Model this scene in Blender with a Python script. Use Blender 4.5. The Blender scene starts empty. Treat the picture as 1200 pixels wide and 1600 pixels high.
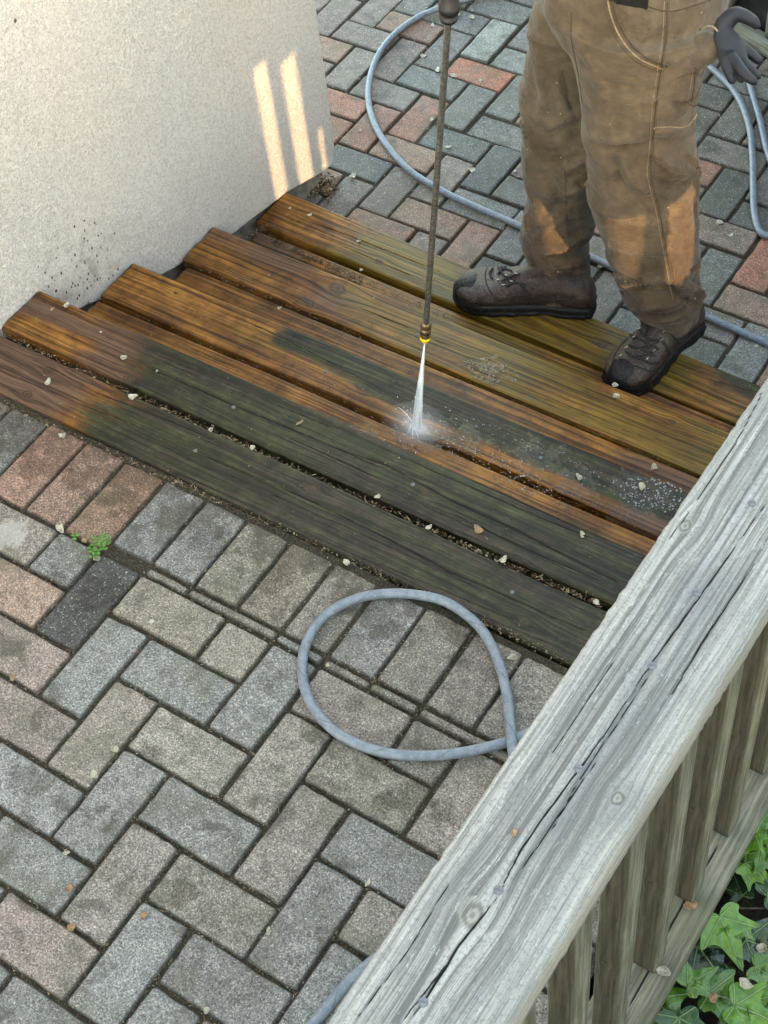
import bpy, math, random
import numpy as np
from mathutils import Vector, Matrix
from mathutils.bvhtree import BVHTree
random.seed(7); RNG = np.random.default_rng(7)
S = bpy.context.scene; COL = S.collection

# ------------------------------------------------------------------ camera
R = np.array([[0.8357356, 0.54239226, -0.08577085], [0.38721445, -0.69282888, -0.60831991], [-0.38937253, 0.4751829, -0.78904388]])
CP = np.array([1.43921940, -0.730739036, 2.27739828]); F = 2400.0
cam = bpy.data.objects.new('camera', bpy.data.cameras.new('camera')); COL.objects.link(cam)
m = Matrix([[R[0][i], -R[1][i], -R[2][i], CP[i]] for i in range(3)] + [[0, 0, 0, 1]])
cam.matrix_world = m
cam.data.sensor_fit = 'VERTICAL'; cam.data.sensor_height = 24; cam.data.lens = 36; cam.data.clip_start = .05; cam.data.clip_end = 400
S.camera = cam
# ------------------------------------------------------------------ sky, sun, exposure
SUN = Vector((1.0, -0.45, 0.26)).normalized()          # towards the sun
w = bpy.data.worlds.new('World'); S.world = w; w.use_nodes = True
nt = w.node_tree; sk = nt.nodes.new('ShaderNodeTexSky'); sk.sky_type = 'NISHITA'; sk.sun_disc = False
sk.sun_elevation = math.asin(SUN.z); sk.sun_rotation = math.atan2(SUN.x, SUN.y); sk.air_density = 1.0; sk.dust_density = 1.6; sk.ozone_density = 0.6
mx = nt.nodes.new('ShaderNodeMix'); mx.data_type = 'RGBA'; mx.blend_type = 'MULTIPLY'; mx.inputs[0].default_value = 1; mx.inputs[7].default_value = (1.12, 1.0, .80, 1)   # warm tint added to the sky colour for colour balance
nt.links.new(sk.outputs[0], mx.inputs[6]); nt.links.new(mx.outputs[2], nt.nodes['Background'].inputs[0]); nt.nodes['Background'].inputs[1].default_value = 0.15
sl = bpy.data.lights.new('sun', 'SUN'); sl.energy = .70; sl.angle = math.radians(0.35); sl.color = (1, .62, .28)
so = bpy.data.objects.new('sun', sl); COL.objects.link(so); so.rotation_euler = SUN.to_track_quat('Z', 'Y').to_euler()
S.view_settings.view_transform = 'Standard'; S.view_settings.look = 'None'; S.view_settings.gamma = 1
S.view_settings.exposure = 3.68

# ------------------------------------------------------------------ helpers
def ray(px, py): return R.T @ np.array([(px-600)/F, (py-800)/F, 1.0])
def on(px, py, v, ax=2):                                   # photo pixel -> point on the plane axis = v
    d = ray(px, py); return CP + d*((v-CP[ax])/d[ax])
def tag(o, label=None, cat=None, group=None, kind=None):
    if label: o['label'] = label
    if cat: o['category'] = cat
    if group: o['group'] = group
    if kind: o['kind'] = kind
    return o
def empty(name, loc):
    o = bpy.data.objects.new(name, None); COL.objects.link(o); o.location = loc; o.empty_display_size = .05; return o
def base(parent):
    b = np.zeros(3)
    while parent is not None: b += np.array(parent.location); parent = parent.parent
    return b
def obj(name, V, Fc, mat, parent=None, origin=None, smooth=True, attrs=None, uv=None):
    V = np.asarray(V, float).reshape(-1, 3)
    b = base(parent); o0 = np.array(origin, float) if origin is not None else b
    me = bpy.data.meshes.new(name); me.from_pydata((V-o0).tolist(), [], [list(f) for f in Fc] if not isinstance(Fc, np.ndarray) else Fc.tolist())
    if smooth: me.polygons.foreach_set('use_smooth', [True]*len(me.polygons))
    for k, a in (attrs or {}).items():
        a = np.asarray(a, float)
        if a.ndim == 1: at = me.attributes.new(k, 'FLOAT', 'POINT'); at.data.foreach_set('value', a)
        else: at = me.attributes.new(k, 'FLOAT_VECTOR', 'POINT'); at.data.foreach_set('vector', a.ravel())
    me.materials.append(mat); me.update()
    o = bpy.data.objects.new(name, me); COL.objects.link(o)
    o.location = o0-b
    if parent is not None: o.parent = parent
    return o
def copy_obj(o, loc, parent=None):
    c = o.copy(); COL.objects.link(c); c.location = loc
    if parent is not None: c.parent = parent
    return c
class MB:
    def __init__(s): s.v = []; s.f = []; s.a = []
    def add(s, V, Fc, a=0.0):
        n = len(s.v); s.v += [tuple(p) for p in V]; s.f += [tuple(i+n for i in f) for f in Fc]; s.a += [a]*len(V); return s
    def box(s, c, h, rot=None, a=0.0):
        V = [Vector((x*h[0], y*h[1], z*h[2])) for x in (-1, 1) for y in (-1, 1) for z in (-1, 1)]
        if rot is not None: V = [rot @ v for v in V]
        return s.add([tuple(v+Vector(c)) for v in V], [(0, 1, 3, 2), (4, 6, 7, 5), (0, 4, 5, 1), (2, 3, 7, 6), (0, 2, 6, 4), (1, 5, 7, 3)], a)
def frames(P):
    P = np.asarray(P, float); T = np.gradient(P, axis=0); T /= np.linalg.norm(T, axis=1)[:, None]+1e-12
    up = np.array([0, 0, 1.]) if abs(T[0][2]) < .9 else np.array([1., 0, 0])
    N = [np.cross(T[0], up)]; N[0] /= np.linalg.norm(N[0])
    for i in range(1, len(P)):
        n = N[-1]-T[i]*(N[-1]@T[i]); N.append(n/np.linalg.norm(n))
    N = np.array(N); return T, N, np.cross(T, N)
def tube(P, r, n=12, cap=True):
    P = np.asarray(P, float); r = np.broadcast_to(np.asarray(r, float), (len(P),)) if np.ndim(r) < 2 else r
    if cap:                                                 # rounded ends
        e0 = P[0]-(P[1]-P[0])/np.linalg.norm(P[1]-P[0])*r[0]; e1 = P[-1]+(P[-1]-P[-2])/np.linalg.norm(P[-1]-P[-2])*r[-1]
        P = np.vstack([e0, P[0]+(e0-P[0])*.7, P, P[-1]+(e1-P[-1])*.7, e1]); r = np.r_[r[0]*.05, r[0]*.7, r, r[-1]*.7, r[-1]*.05]
    T, N, B = frames(P); th = np.linspace(0, 2*np.pi, n, endpoint=False)
    V = (P[:, None] + r[:, None, None]*(N[:, None]*np.cos(th)[None, :, None] + B[:, None]*np.sin(th)[None, :, None])).reshape(-1, 3)
    Fc = [(i*n+j, i*n+(j+1) % n, (i+1)*n+(j+1) % n, (i+1)*n+j) for i in range(len(P)-1) for j in range(n)]
    Fc += [tuple(range(n))[::-1], tuple(range((len(P)-1)*n, len(P)*n))]
    return V, Fc
def spline(P, n):
    P = np.asarray(P, float); Q = np.vstack([2*P[0]-P[1], P, 2*P[-1]-P[-2]]); out = []
    for i in range(1, len(Q)-2):
        for t in np.linspace(0, 1, n, endpoint=False):
            a, b, c, d = Q[i-1:i+3]
            out.append(.5*((2*b)+(-a+c)*t+(2*a-5*b+4*c-d)*t*t+(-a+3*b-3*c+d)*t**3))
    out.append(P[-1]); return np.array(out)
_T = RNG.random((256, 256))
def vn(x, y):                                               # tiling value noise, -1..1
    x = np.asarray(x, float); y = np.asarray(y, float); x, y = np.broadcast_arrays(x, y)
    i = np.floor(x).astype(int); j = np.floor(y).astype(int); u = x-i; v = y-j; u = u*u*(3-2*u); v = v*v*(3-2*v)
    g = lambda a, b: _T[a & 255, b & 255]
    return 2*((g(i, j)*(1-u)+g(i+1, j)*u)*(1-v)+(g(i, j+1)*(1-u)+g(i+1, j+1)*u)*v)-1
def fbm(x, y, o=4):
    s = 0; a = .5
    for k in range(o): s = s+a*vn(x*2**k+17*k, y*2**k+31*k); a *= .5
    return s
def loft(rings, cap=True):                                  # rings: list of (n,3) arrays
    n = len(rings[0]); V = np.vstack(rings)
    Fc = [(i*n+j, i*n+(j+1) % n, (i+1)*n+(j+1) % n, (i+1)*n+j) for i in range(len(rings)-1) for j in range(n)]
    if cap: Fc += [tuple(range(n))[::-1], tuple(range((len(rings)-1)*n, len(rings)*n))]
    return V, Fc
def fuse(parts, voxel, smooth=4):                           # one continuous skin over closed parts
    b = MB()
    for V, Fc in parts: b.add(V, Fc)
    me = bpy.data.meshes.new('tmp'); me.from_pydata(b.v, [], b.f); o = bpy.data.objects.new('tmp', me); COL.objects.link(o)
    import bmesh
    bm = bmesh.new(); bm.from_mesh(me); bmesh.ops.recalc_face_normals(bm, faces=bm.faces); bm.to_mesh(me); bm.free()
    r = o.modifiers.new('r', 'REMESH'); r.mode = 'VOXEL'; r.voxel_size = voxel
    s = o.modifiers.new('s', 'SMOOTH'); s.factor = .5; s.iterations = smooth
    dg = bpy.context.evaluated_depsgraph_get(); dg.update(); e = o.evaluated_get(dg); q = e.to_mesh()
    V = np.zeros(len(q.vertices)*3); q.vertices.foreach_get('co', V); V = V.reshape(-1, 3)
    N = np.zeros(len(q.vertices)*3); q.vertices.foreach_get('normal', N); N = N.reshape(-1, 3)
    Fc = [tuple(p.vertices) for p in q.polygons]; e.to_mesh_clear()
    bpy.data.objects.remove(o); bpy.data.meshes.remove(me)
    return V, N, Fc
def bvh(V, Fc): return BVHTree.FromPolygons([Vector(v) for v in V], [list(f) for f in Fc])
def drape(tree, pts, off=.001):                             # photo line -> line lying on a modelled surface
    out = []
    for p in pts:
        d = Vector(ray(*p)).normalized(); h, nrm, i, t = tree.ray_cast(Vector(CP), d)
        if h is not None: out.append(np.array(h+nrm*(off if nrm.dot(d) < 0 else -off)))
    return out

# ------------------------------------------------------------------ material kit
class NT:
    def __init__(s, name):
        s.m = bpy.data.materials.new(name); s.m.use_nodes = True; s.t = s.m.node_tree; s.b = s.t.nodes['Principled BSDF']; s.out = s.t.nodes['Material Output']
        s.co = s.n('ShaderNodeTexCoord').outputs['Object']
    def n(s, k, **kw):
        x = s.t.nodes.new(k)
        for a, b in kw.items(): setattr(x, a, b)
        return x
    def set(s, sock, v):
        if isinstance(v, bpy.types.NodeSocket): s.t.links.new(v, sock)
        elif v is not None:
            if sock.type == 'RGBA' and len(v) == 3: v = (*v, 1)
            sock.default_value = v
    def math(s, op, a, b=None, c=None, clamp=False):
        x = s.n('ShaderNodeMath', operation=op, use_clamp=clamp); s.set(x.inputs[0], a)
        if b is not None: s.set(x.inputs[1], b)
        if c is not None: s.set(x.inputs[2], c)
        return x.outputs[0]
    def ss(s, v, lo, hi):                                    # smoothstep
        x = s.n('ShaderNodeMapRange', interpolation_type='SMOOTHSTEP'); s.set(x.inputs[0], v); x.inputs[1].default_value = lo; x.inputs[2].default_value = hi; return x.outputs[0]
    def mix(s, f, a, b, mode='MIX'):
        x = s.n('ShaderNodeMix', data_type='RGBA', blend_type=mode); s.set(x.inputs[0], f); s.set(x.inputs[6], a); s.set(x.inputs[7], b); return x.outputs[2]
    def map(s, sc, v=None, off=(0, 0, 0)):
        x = s.n('ShaderNodeMapping'); s.set(x.inputs[0], v or s.co); x.inputs[3].default_value = sc if not isinstance(sc, (int, float)) else (sc,)*3; x.inputs[1].default_value = off; return x.outputs[0]
    def noise(s, scale, detail=4, v=None, rough=.55, dist=0.0):
        x = s.n('ShaderNodeTexNoise'); s.set(x.inputs['Vector'], v or s.co); x.inputs['Scale'].default_value = scale; x.inputs['Detail'].default_value = detail
        x.inputs['Roughness'].default_value = rough; x.inputs['Distortion'].default_value = dist; return x.outputs[0]
    def vor(s, scale, v=None, feat='F1'):
        x = s.n('ShaderNodeTexVoronoi', feature=feat); s.set(x.inputs['Vector'], v or s.co); x.inputs['Scale'].default_value = scale; return x
    def attr(s, name, vec=False):
        x = s.n('ShaderNodeAttribute', attribute_name=name); return x.outputs['Vector' if vec else 'Fac']
    def xyz(s, x, y, z):
        c = s.n('ShaderNodeCombineXYZ'); s.set(c.inputs[0], x); s.set(c.inputs[1], y); s.set(c.inputs[2], z); return c.outputs[0]
    def sep(s, v=None):
        c = s.n('ShaderNodeSeparateXYZ'); s.set(c.inputs[0], v or s.co); return c.outputs
    def ramp(s, v, stops):
        x = s.n('ShaderNodeValToRGB'); s.set(x.inputs[0], v); e = x.color_ramp.elements
        while len(e) < len(stops): e.new(.5)
        for i, (p, c) in enumerate(stops): e[i].position = p; e[i].color = (*c, 1) if len(c) == 3 else c
        return x.outputs[0]
    def bump(s, h, dist, strength=1.0, prev=None):
        x = s.n('ShaderNodeBump'); s.set(x.inputs['Height'], h); x.inputs['Distance'].default_value = dist; x.inputs['Strength'].default_value = strength
        if prev is not None: s.set(x.inputs['Normal'], prev)
        return x.outputs[0]
    def fin(s, col=None, rough=None, nrm=None, spec=None, metal=None, **kw):
        b = s.b.inputs
        if col is not None: s.set(b['Base Color'], col)
        if rough is not None: s.set(b['Roughness'], rough)
        if nrm is not None: s.set(b['Normal'], nrm)
        if spec is not None: s.set(b['Specular IOR Level'], spec)
        if metal is not None: s.set(b['Metallic'], metal)
        for k, v in kw.items(): s.set(b[k.replace('_', ' ')], v)
        return s.m
def simple(name, col, rough=.6, nscale=60, var=.25, metal=0, bump=0.0005, spec=.5):
    t = NT(name); n = t.noise(nscale, 5); c = t.mix(t.ss(n, .3, .7), tuple(x*(1-var) for x in col), tuple(min(1, x*(1+var)) for x in col))
    return t.fin(c, rough, t.bump(n, bump), spec, metal)

# ---- concrete pavers
def paver_mat(name, wet_y=None, wet_all=0.0):
    t = NT(name); base_c = t.attr('tint', True)
    cx = t.n('ShaderNodeMix', data_type='RGBA'); 
    big = t.noise(9, 4); mid = t.noise(38, 5, rough=.7); fine = t.noise(300, 3, rough=.75, dist=.6)
    c = t.mix(1.0, base_c, t.ramp(mid, [(.28, (.58, .57, .54)), (.5, (1, 1, 1)), (.75, (1.35, 1.33, 1.29))]), 'MULTIPLY')
    c = t.mix(1.0, c, t.ramp(fine, [(.34, (.30, .30, .29)), (.46, (.85, .85, .84)), (.54, (1.1, 1.1, 1.1)), (.66, (2.2, 2.2, 2.15))]), 'MULTIPLY')
    c = t.mix(t.math('MULTIPLY', t.ss(big, .48, .66), .42), c, (.085, .085, .05))         # algae bloom
    v = t.vor(230); lot = t.sep(v.outputs['Color'])[0]
    speck = t.math('MULTIPLY', t.ss(v.outputs['Distance'], .40, .22), t.ss(lot, .74, .80))
    c = t.mix(t.math('MULTIPLY', t.math('MULTIPLY', speck, mid), 1.1), c, (.50, .50, .46))
    v2 = t.vor(330, t.map((1, 1, 1), off=(.3, .2, 0))); l2 = t.sep(v2.outputs['Color'])[1]
    dsp = t.math('MULTIPLY', t.ss(v2.outputs['Distance'], .45, .2), t.ss(l2, .70, .78)); c = t.mix(t.math('MULTIPLY', dsp, .6), c, (.035, .033, .03))
    stn = t.noise(13, 3, t.map(1, off=(4, 2, 0)), dist=.6); c = t.mix(t.math('MULTIPLY', t.ss(stn, .57, .69), .55), c, (.045, .043, .03))
    if wet_y is not None:
        q0 = t.noise(34, 4); q1 = t.noise(11, 3)
        for px_, py_, r_, dark_ in ((66, 1112, .030, 1), (52, 1218, .045, 1), (285, 1392, .030, 1), (652, 1240, .040, 1), (690, 1275, .030, 1), (235, 1175, .020, 1), (255, 1050, .022, 1), (595, 975, .045, 1), (725, 985, .030, 1), (605, 1255, .022, 1), (18, 838, .040, 0), (95, 905, .022, 1), (150, 930, .055, 1), (430, 905, .05, 1), (500, 1225, .02, 1), (330, 845, .05, 1), (375, 1210, .018, 1), (30, 1290, .03, 1), (555, 1100, .018, 1)):
            w3 = on(px_, py_, 0); dv_ = t.n('ShaderNodeVectorMath', operation='DISTANCE'); t.set(dv_.inputs[0], t.co); dv_.inputs[1].default_value = tuple(w3)
            dd_ = t.math('ADD', dv_.outputs['Value'], t.math('MULTIPLY', t.math('ADD', t.math('SUBTRACT', q0, .5), t.math('SUBTRACT', q1, .5)), r_*2.2))
            mk = t.ss(dd_, r_, r_*.55)
            c = t.mix(t.math('MULTIPLY', mk, .55 if dark_ else .5), c, t.mix(1.0, c, (.42, .40, .34), 'MULTIPLY') if dark_ else (.42, .41, .38))
    geo = t.n('ShaderNodeNewGeometry'); pz = t.sep(t.attr('lz', True)); edge = pz[0]
    c = t.mix(t.math('MULTIPLY', t.ss(edge, .35, 1.0), .6), c, (.030, .027, .018))              # dirt in the chamfers
    rough = .85
    if wet_y is not None:
        s = t.sep(); wn = t.noise(16, 5, rough=.65)
        wet = t.math('ADD', s[1], t.math('MULTIPLY', t.math('SUBTRACT', wn, .5), .62))
        wet = t.math('ADD', wet, t.math('MULTIPLY', s[0], -.10))
        wet = t.ss(wet, wet_y, wet_y+.02)
        c = t.mix(t.math('MULTIPLY', wet, .82), c, t.mix(1.0, c, (.50, .46, .40), 'MULTIPLY')); rough = t.math('MULTIPLY_ADD', wet, -.35, .85)
    if wet_all: 
        wn = t.noise(7, 4); rough = t.math('MULTIPLY_ADD', wn, -.5, .80)
    h = t.math('ADD', t.math('MULTIPLY', fine, .75), t.math('ADD', t.math('MULTIPLY', speck, .5), t.math('MULTIPLY', mid, .7)))
    return t.fin(c, rough, t.bump(h, .0022), .35)
M_UP = paver_mat('paver_dry', wet_y=.425)
M_LO = paver_mat('paver_damp', wet_all=1)
def joint_mat():
    t = NT('joint_sand'); n = t.noise(260, 4, rough=.8); m2 = t.noise(30, 3)
    c = t.ramp(n, [(.3, (.012, .010, .007)), (.5, (.045, .038, .027)), (.62, (.10, .085, .06)), (.72, (.20, .17, .12))])
    c = t.mix(t.math('MULTIPLY', t.ss(m2, .5, .7), .5), c, (.03, .035, .012))
    return t.fin(c, .95, t.bump(n, .004), .2)
M_JOINT = joint_mat()
def soil_mat():
    t = NT('soil'); n = t.noise(90, 6, rough=.75); c = t.ramp(n, [(.3, (.008, .006, .004)), (.6, (.035, .026, .018)), (.8, (.08, .06, .04))])
    return t.fin(c, .9, t.bump(n, .012), .3)
M_SOIL = soil_mat()

# ---- stucco
def stucco_mat():
    t = NT('stucco'); nz = t.noise(185, 2, dist=1.6, rough=.5); n2 = t.noise(230, 3, rough=.6); 
    big = t.noise(3.2, 4); worm = t.ss(t.math('ABSOLUTE', t.math('SUBTRACT', nz, .5)), .0, .16)
    c = t.mix(t.ss(big, .35, .65), (.84, .825, .795), (.87, .86, .835))
    c = t.mix(t.math('MULTIPLY', t.ss(nz, .52, .42), .50), c, (.46, .44, .40))  # texture hollows coloured darker to stand in for relief shading
    s = t.sep(); y = s[1]; z = s[2]                           # mud splash low on the wall beside the first steps
    # s is relative to the wall's own origin
    dy = t.math('MULTIPLY', t.math('SUBTRACT', y, .24), 5.0); dz = t.math('MULTIPLY', t.math('SUBTRACT', z, .44), 6.5)
    d = t.math('SQRT', t.math('ADD', t.math('MULTIPLY', dy, dy), t.math('MULTIPLY', dz, dz)))
    sm0 = t.noise(30, 3)
    v = t.vor(135, t.map((1, 1.0, .6))); lot = t.sep(v.outputs['Color'])[0]
    thr = t.math('MULTIPLY_ADD', t.ss(d, 0.1, 1.15), .24, .78)
    sp = t.math('MULTIPLY', t.math('GREATER_THAN', lot, thr), t.ss(v.outputs['Distance'], .42, .25))
    c = t.mix(t.math('MULTIPLY', sp, t.ss(sm0, .42, .55)), c, (.10, .07, .045))
    sm = t.noise(20, 5, rough=.7); c = t.mix(t.math('MULTIPLY', t.math('MULTIPLY', t.ss(d, 1.3, .1), t.ss(sm, .48, .66)), .40), c, (.26, .20, .145))
    v3 = t.vor(24); l3 = t.sep(v3.outputs['Color'])[1]
    sp3 = t.math('MULTIPLY', t.math('GREATER_THAN', l3, .97), t.ss(v3.outputs['Distance'], .14, .08)); c = t.mix(sp3, c, (.16, .12, .08))
    h = t.math('ADD', t.math('MULTIPLY', worm, -.35), t.math('ADD', nz, t.math('MULTIPLY', n2, .45)))
    return t.fin(c, .92, t.bump(h, .012, 1.0), .25)
M_STUCCO = stucco_mat()
M_CONC = simple('foundation_concrete', (.16, .155, .14), .9, 40, .4, bump=.004)

# ---- timber: 'g' = warped coordinate across the grain, 'kn' = inside a knot, 'ck' = crack, ch = stain and tone channels
def wood_mat(name, kind):
    t = NT(name); g = t.attr('g'); kn = t.attr('kn'); ck = t.attr('ck'); ch = t.sep(t.attr('ch', True)); ax = t.attr('al'); sd = t.attr('sd')
    sc = dict(cap=(1.5, 190), wet=(2.0, 150), pale=(5, 150))[kind]
    v1 = t.xyz(t.math('MULTIPLY', ax, sc[0]), t.math('MULTIPLY', g, sc[1]), sd); n1 = t.noise(1, 3, v1, .55)
    v2 = t.xyz(t.math('MULTIPLY', ax, sc[0]*7), t.math('MULTIPLY', g, sc[1]*4.2), sd); n2 = t.noise(1, 5, v2, .7)
    v3 = t.xyz(t.math('MULTIPLY', ax, sc[0]*2.0), t.math('MULTIPLY', g, sc[1]*.22), sd); n3 = t.noise(1, 4, v3, .6)
    sp = t.noise(330, 3, rough=.7)
    grain = t.math('ADD', t.math('MULTIPLY', n1, .50 if kind == 'cap' else .6), t.math('MULTIPLY', n2, .50 if kind == 'cap' else .4))
    gr = t.ss(grain, .36 if kind == 'cap' else .40, .64 if kind == 'cap' else .60)
    rough = .55
    if kind == 'cap':
        c = t.mix(gr, (.105, .102, .096), (.36, .352, .335))
        c = t.mix(t.ss(n3, .36, .64), t.mix(1.0, c, (.88, .89, .91), 'MULTIPLY'), t.mix(1.0, c, (1.05, 1.04, 1.01), 'MULTIPLY'))
        c = t.mix(t.math('MULTIPLY', t.ss(sp, .50, .64), .45), c, (.085, .088, .09)); sp2 = t.noise(1, 4, t.xyz(t.math('MULTIPLY', ax, 60), t.math('MULTIPLY', g, 300), sd), .8); c = t.mix(t.math('MULTIPLY', t.ss(sp2, .58, .66), .6), c, (.44, .44, .42))
        blot = t.noise(11, 3); c = t.mix(t.math('MULTIPLY', t.ss(blot, .52, .70), .35), c, (.13, .13, .135))
        c = t.mix(t.math('MULTIPLY', ch[0], .75), c, (.10, .10, .105))       # dark weather streaks
        c = t.mix(t.math('MULTIPLY', ch[1], .35), c, (.34, .33, .24))       # greenish-cream edge
        rough = .85
    elif kind == 'pale':
        c = t.mix(gr, (.12, .122, .096), (.245, .25, .205)); c = t.mix(t.ss(n3, .35, .65), t.mix(1.0, c, (.72, .68, .6), 'MULTIPLY'), c)
        blot = t.noise(9, 4); c = t.mix(t.math('MULTIPLY', t.ss(blot, .5, .68), .45), c, (.115, .12, .07))
        c = t.mix(t.math('MULTIPLY', ch[0], .85), c, t.mix(gr, (.026, .018, .010), (.066, .048, .029))); rough = .8  # darker brown tone, used on the front face of the balusters
    else:
        c = t.mix(gr, (.066, .028, .006), (.29, .131, .024))                 # freshly washed timber
        c = t.mix(t.ss(n3, .34, .66), t.mix(1.0, c, (.74, .68, .62), 'MULTIPLY'), c)
        mot = t.noise(26, 5, rough=.7); c = t.mix(1.0, c, t.ramp(mot, [(.3, (.42, .38, .34)), (.5, (1, 1, 1)), (.7, (1.30, 1.3, 1.3))]), 'MULTIPLY')
        cloud = t.noise(4.5, 4, rough=.6); c = t.mix(t.math('MULTIPLY', t.ss(cloud, .44, .60), .80), c, t.mix(1.0, c, (.46, .42, .44), 'MULTIPLY'))
        br = t.noise(1, 4, t.xyz(t.math('MULTIPLY', ax, 5), t.math('MULTIPLY', g, 14), sd), .6)
        pur = t.ss(t.math('ADD', ch[2], t.math('MULTIPLY', t.math('SUBTRACT', n3, .5), .9)), .38, .72)
        c = t.mix(t.math('MULTIPLY', pur, .85), c, t.mix(gr, (.026, .014, .010), (.105, .062, .044)))   # damp purplish brown
        yl = t.ss(t.math('ADD', ch[1], t.math('MULTIPLY', t.math('SUBTRACT', br, .5), 1.4)), .30, .85)
        c = t.mix(t.math('MULTIPLY', yl, .75), c, t.mix(gr, (.036, .028, .004), (.150, .108, .014)))    # yellow-green algae
        e = t.math('ADD', ch[0], t.math('ADD', t.math('MULTIPLY', t.math('SUBTRACT', n1, .5), 1.0), t.math('MULTIPLY', t.math('SUBTRACT', br, .5), .9)))
        gm = t.ss(e, .34, .70)
        gc = t.mix(gr, (.0075, .0080, .0028), (.036, .037, .0135)); gc = t.mix(t.ss(t.noise(1, 4, v3, .6), .42, .62), gc, t.mix(gr, (.008, .006, .004), (.036, .026, .017)))
        flick = t.noise(1, 4, t.xyz(t.math('MULTIPLY', ax, 28), t.math('MULTIPLY', g, 420), sd), .7); gc = t.mix(t.math('MULTIPLY', t.ss(flick, .59, .70), .45), gc, (.13, .13, .085))
        gc = t.mix(1.0, gc, t.ramp(mot, [(.32, (.45, .45, .48)), (.5, (1, 1, 1)), (.68, (1.7, 1.65, 1.5))]), 'MULTIPLY')
        c = t.mix(gm, c, gc)                                                 # grey-green mildew not yet washed off
        rough = t.math('MULTIPLY_ADD', gm, .12, t.math('MULTIPLY_ADD', n2, .25, .24))
        film = None; w1 = t.noise(38, 4, rough=.6)                           # standing water left by the jet
        for px_, py_, z_, r_ in ((1010, 768, -.135, .075), (840, 715, -.135, .06), (720, 690, -.135, .055), (650, 680, -.135, .045), (765, 578, -.26, .040), (900, 760, -.135, .06), (560, 690, -.135, .05)):
            w3 = on(px_, py_, z_)-np.array([.2, 1.05, -.5]); dv_ = t.n('ShaderNodeVectorMath', operation='DISTANCE'); t.set(dv_.inputs[0], t.co); dv_.inputs[1].default_value = tuple(w3)
            mk = t.ss(t.math('ADD', dv_.outputs['Value'], t.math('MULTIPLY', t.math('SUBTRACT', w1, .5), .16)), r_, r_*.6); film = mk if film is None else t.math('MAXIMUM', film, mk)
        rough = t.math('MULTIPLY', rough, t.math('MULTIPLY_ADD', film, -.78, 1.0)); c = t.mix(t.math('MULTIPLY', film, .45), c, t.mix(1.0, c, (.55, .54, .52), 'MULTIPLY'))
    ring = t.math('SINE', t.math('MULTIPLY_ADD', kn, 12.0, t.math('MULTIPLY', n2, 12.0))); kc = t.mix(t.ss(ring, -.6, .8), (.030, .018, .010) if kind != 'cap' else (.105, .10, .088), (.060, .036, .020) if kind != 'cap' else (.22, .212, .185))
    c = t.mix(t.math('MULTIPLY', t.ss(kn, .0, .35), .75 if kind != 'cap' else .8), c, kc)
    c = t.mix(t.ss(ck, .25, .8), c, (.012, .010, .008))
    h = t.math('ADD', t.math('MULTIPLY', n1, 1.0), t.math('ADD', t.math('MULTIPLY', n2, .55), t.math('MULTIPLY', ring, t.math('MULTIPLY', t.ss(kn, 0, .3), .05 if kind == 'cap' else .10))))
    nr = t.bump(h, .0020 if kind == 'wet' else .0034, .9)
    if kind == 'wet':
        rip = t.noise(190, 3, dist=1.0); nr = t.bump(t.math('MULTIPLY', rip, film), .0022, .9, nr)
    return t.fin(c, rough, nr, t.math('MULTIPLY_ADD', film, .18, .26) if kind == 'wet' else .3)
M_WET = wood_mat('washed_timber', 'wet'); M_CAP = wood_mat('weathered_timber', 'cap'); M_PALE = wood_mat('treated_timber', 'pale')

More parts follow.
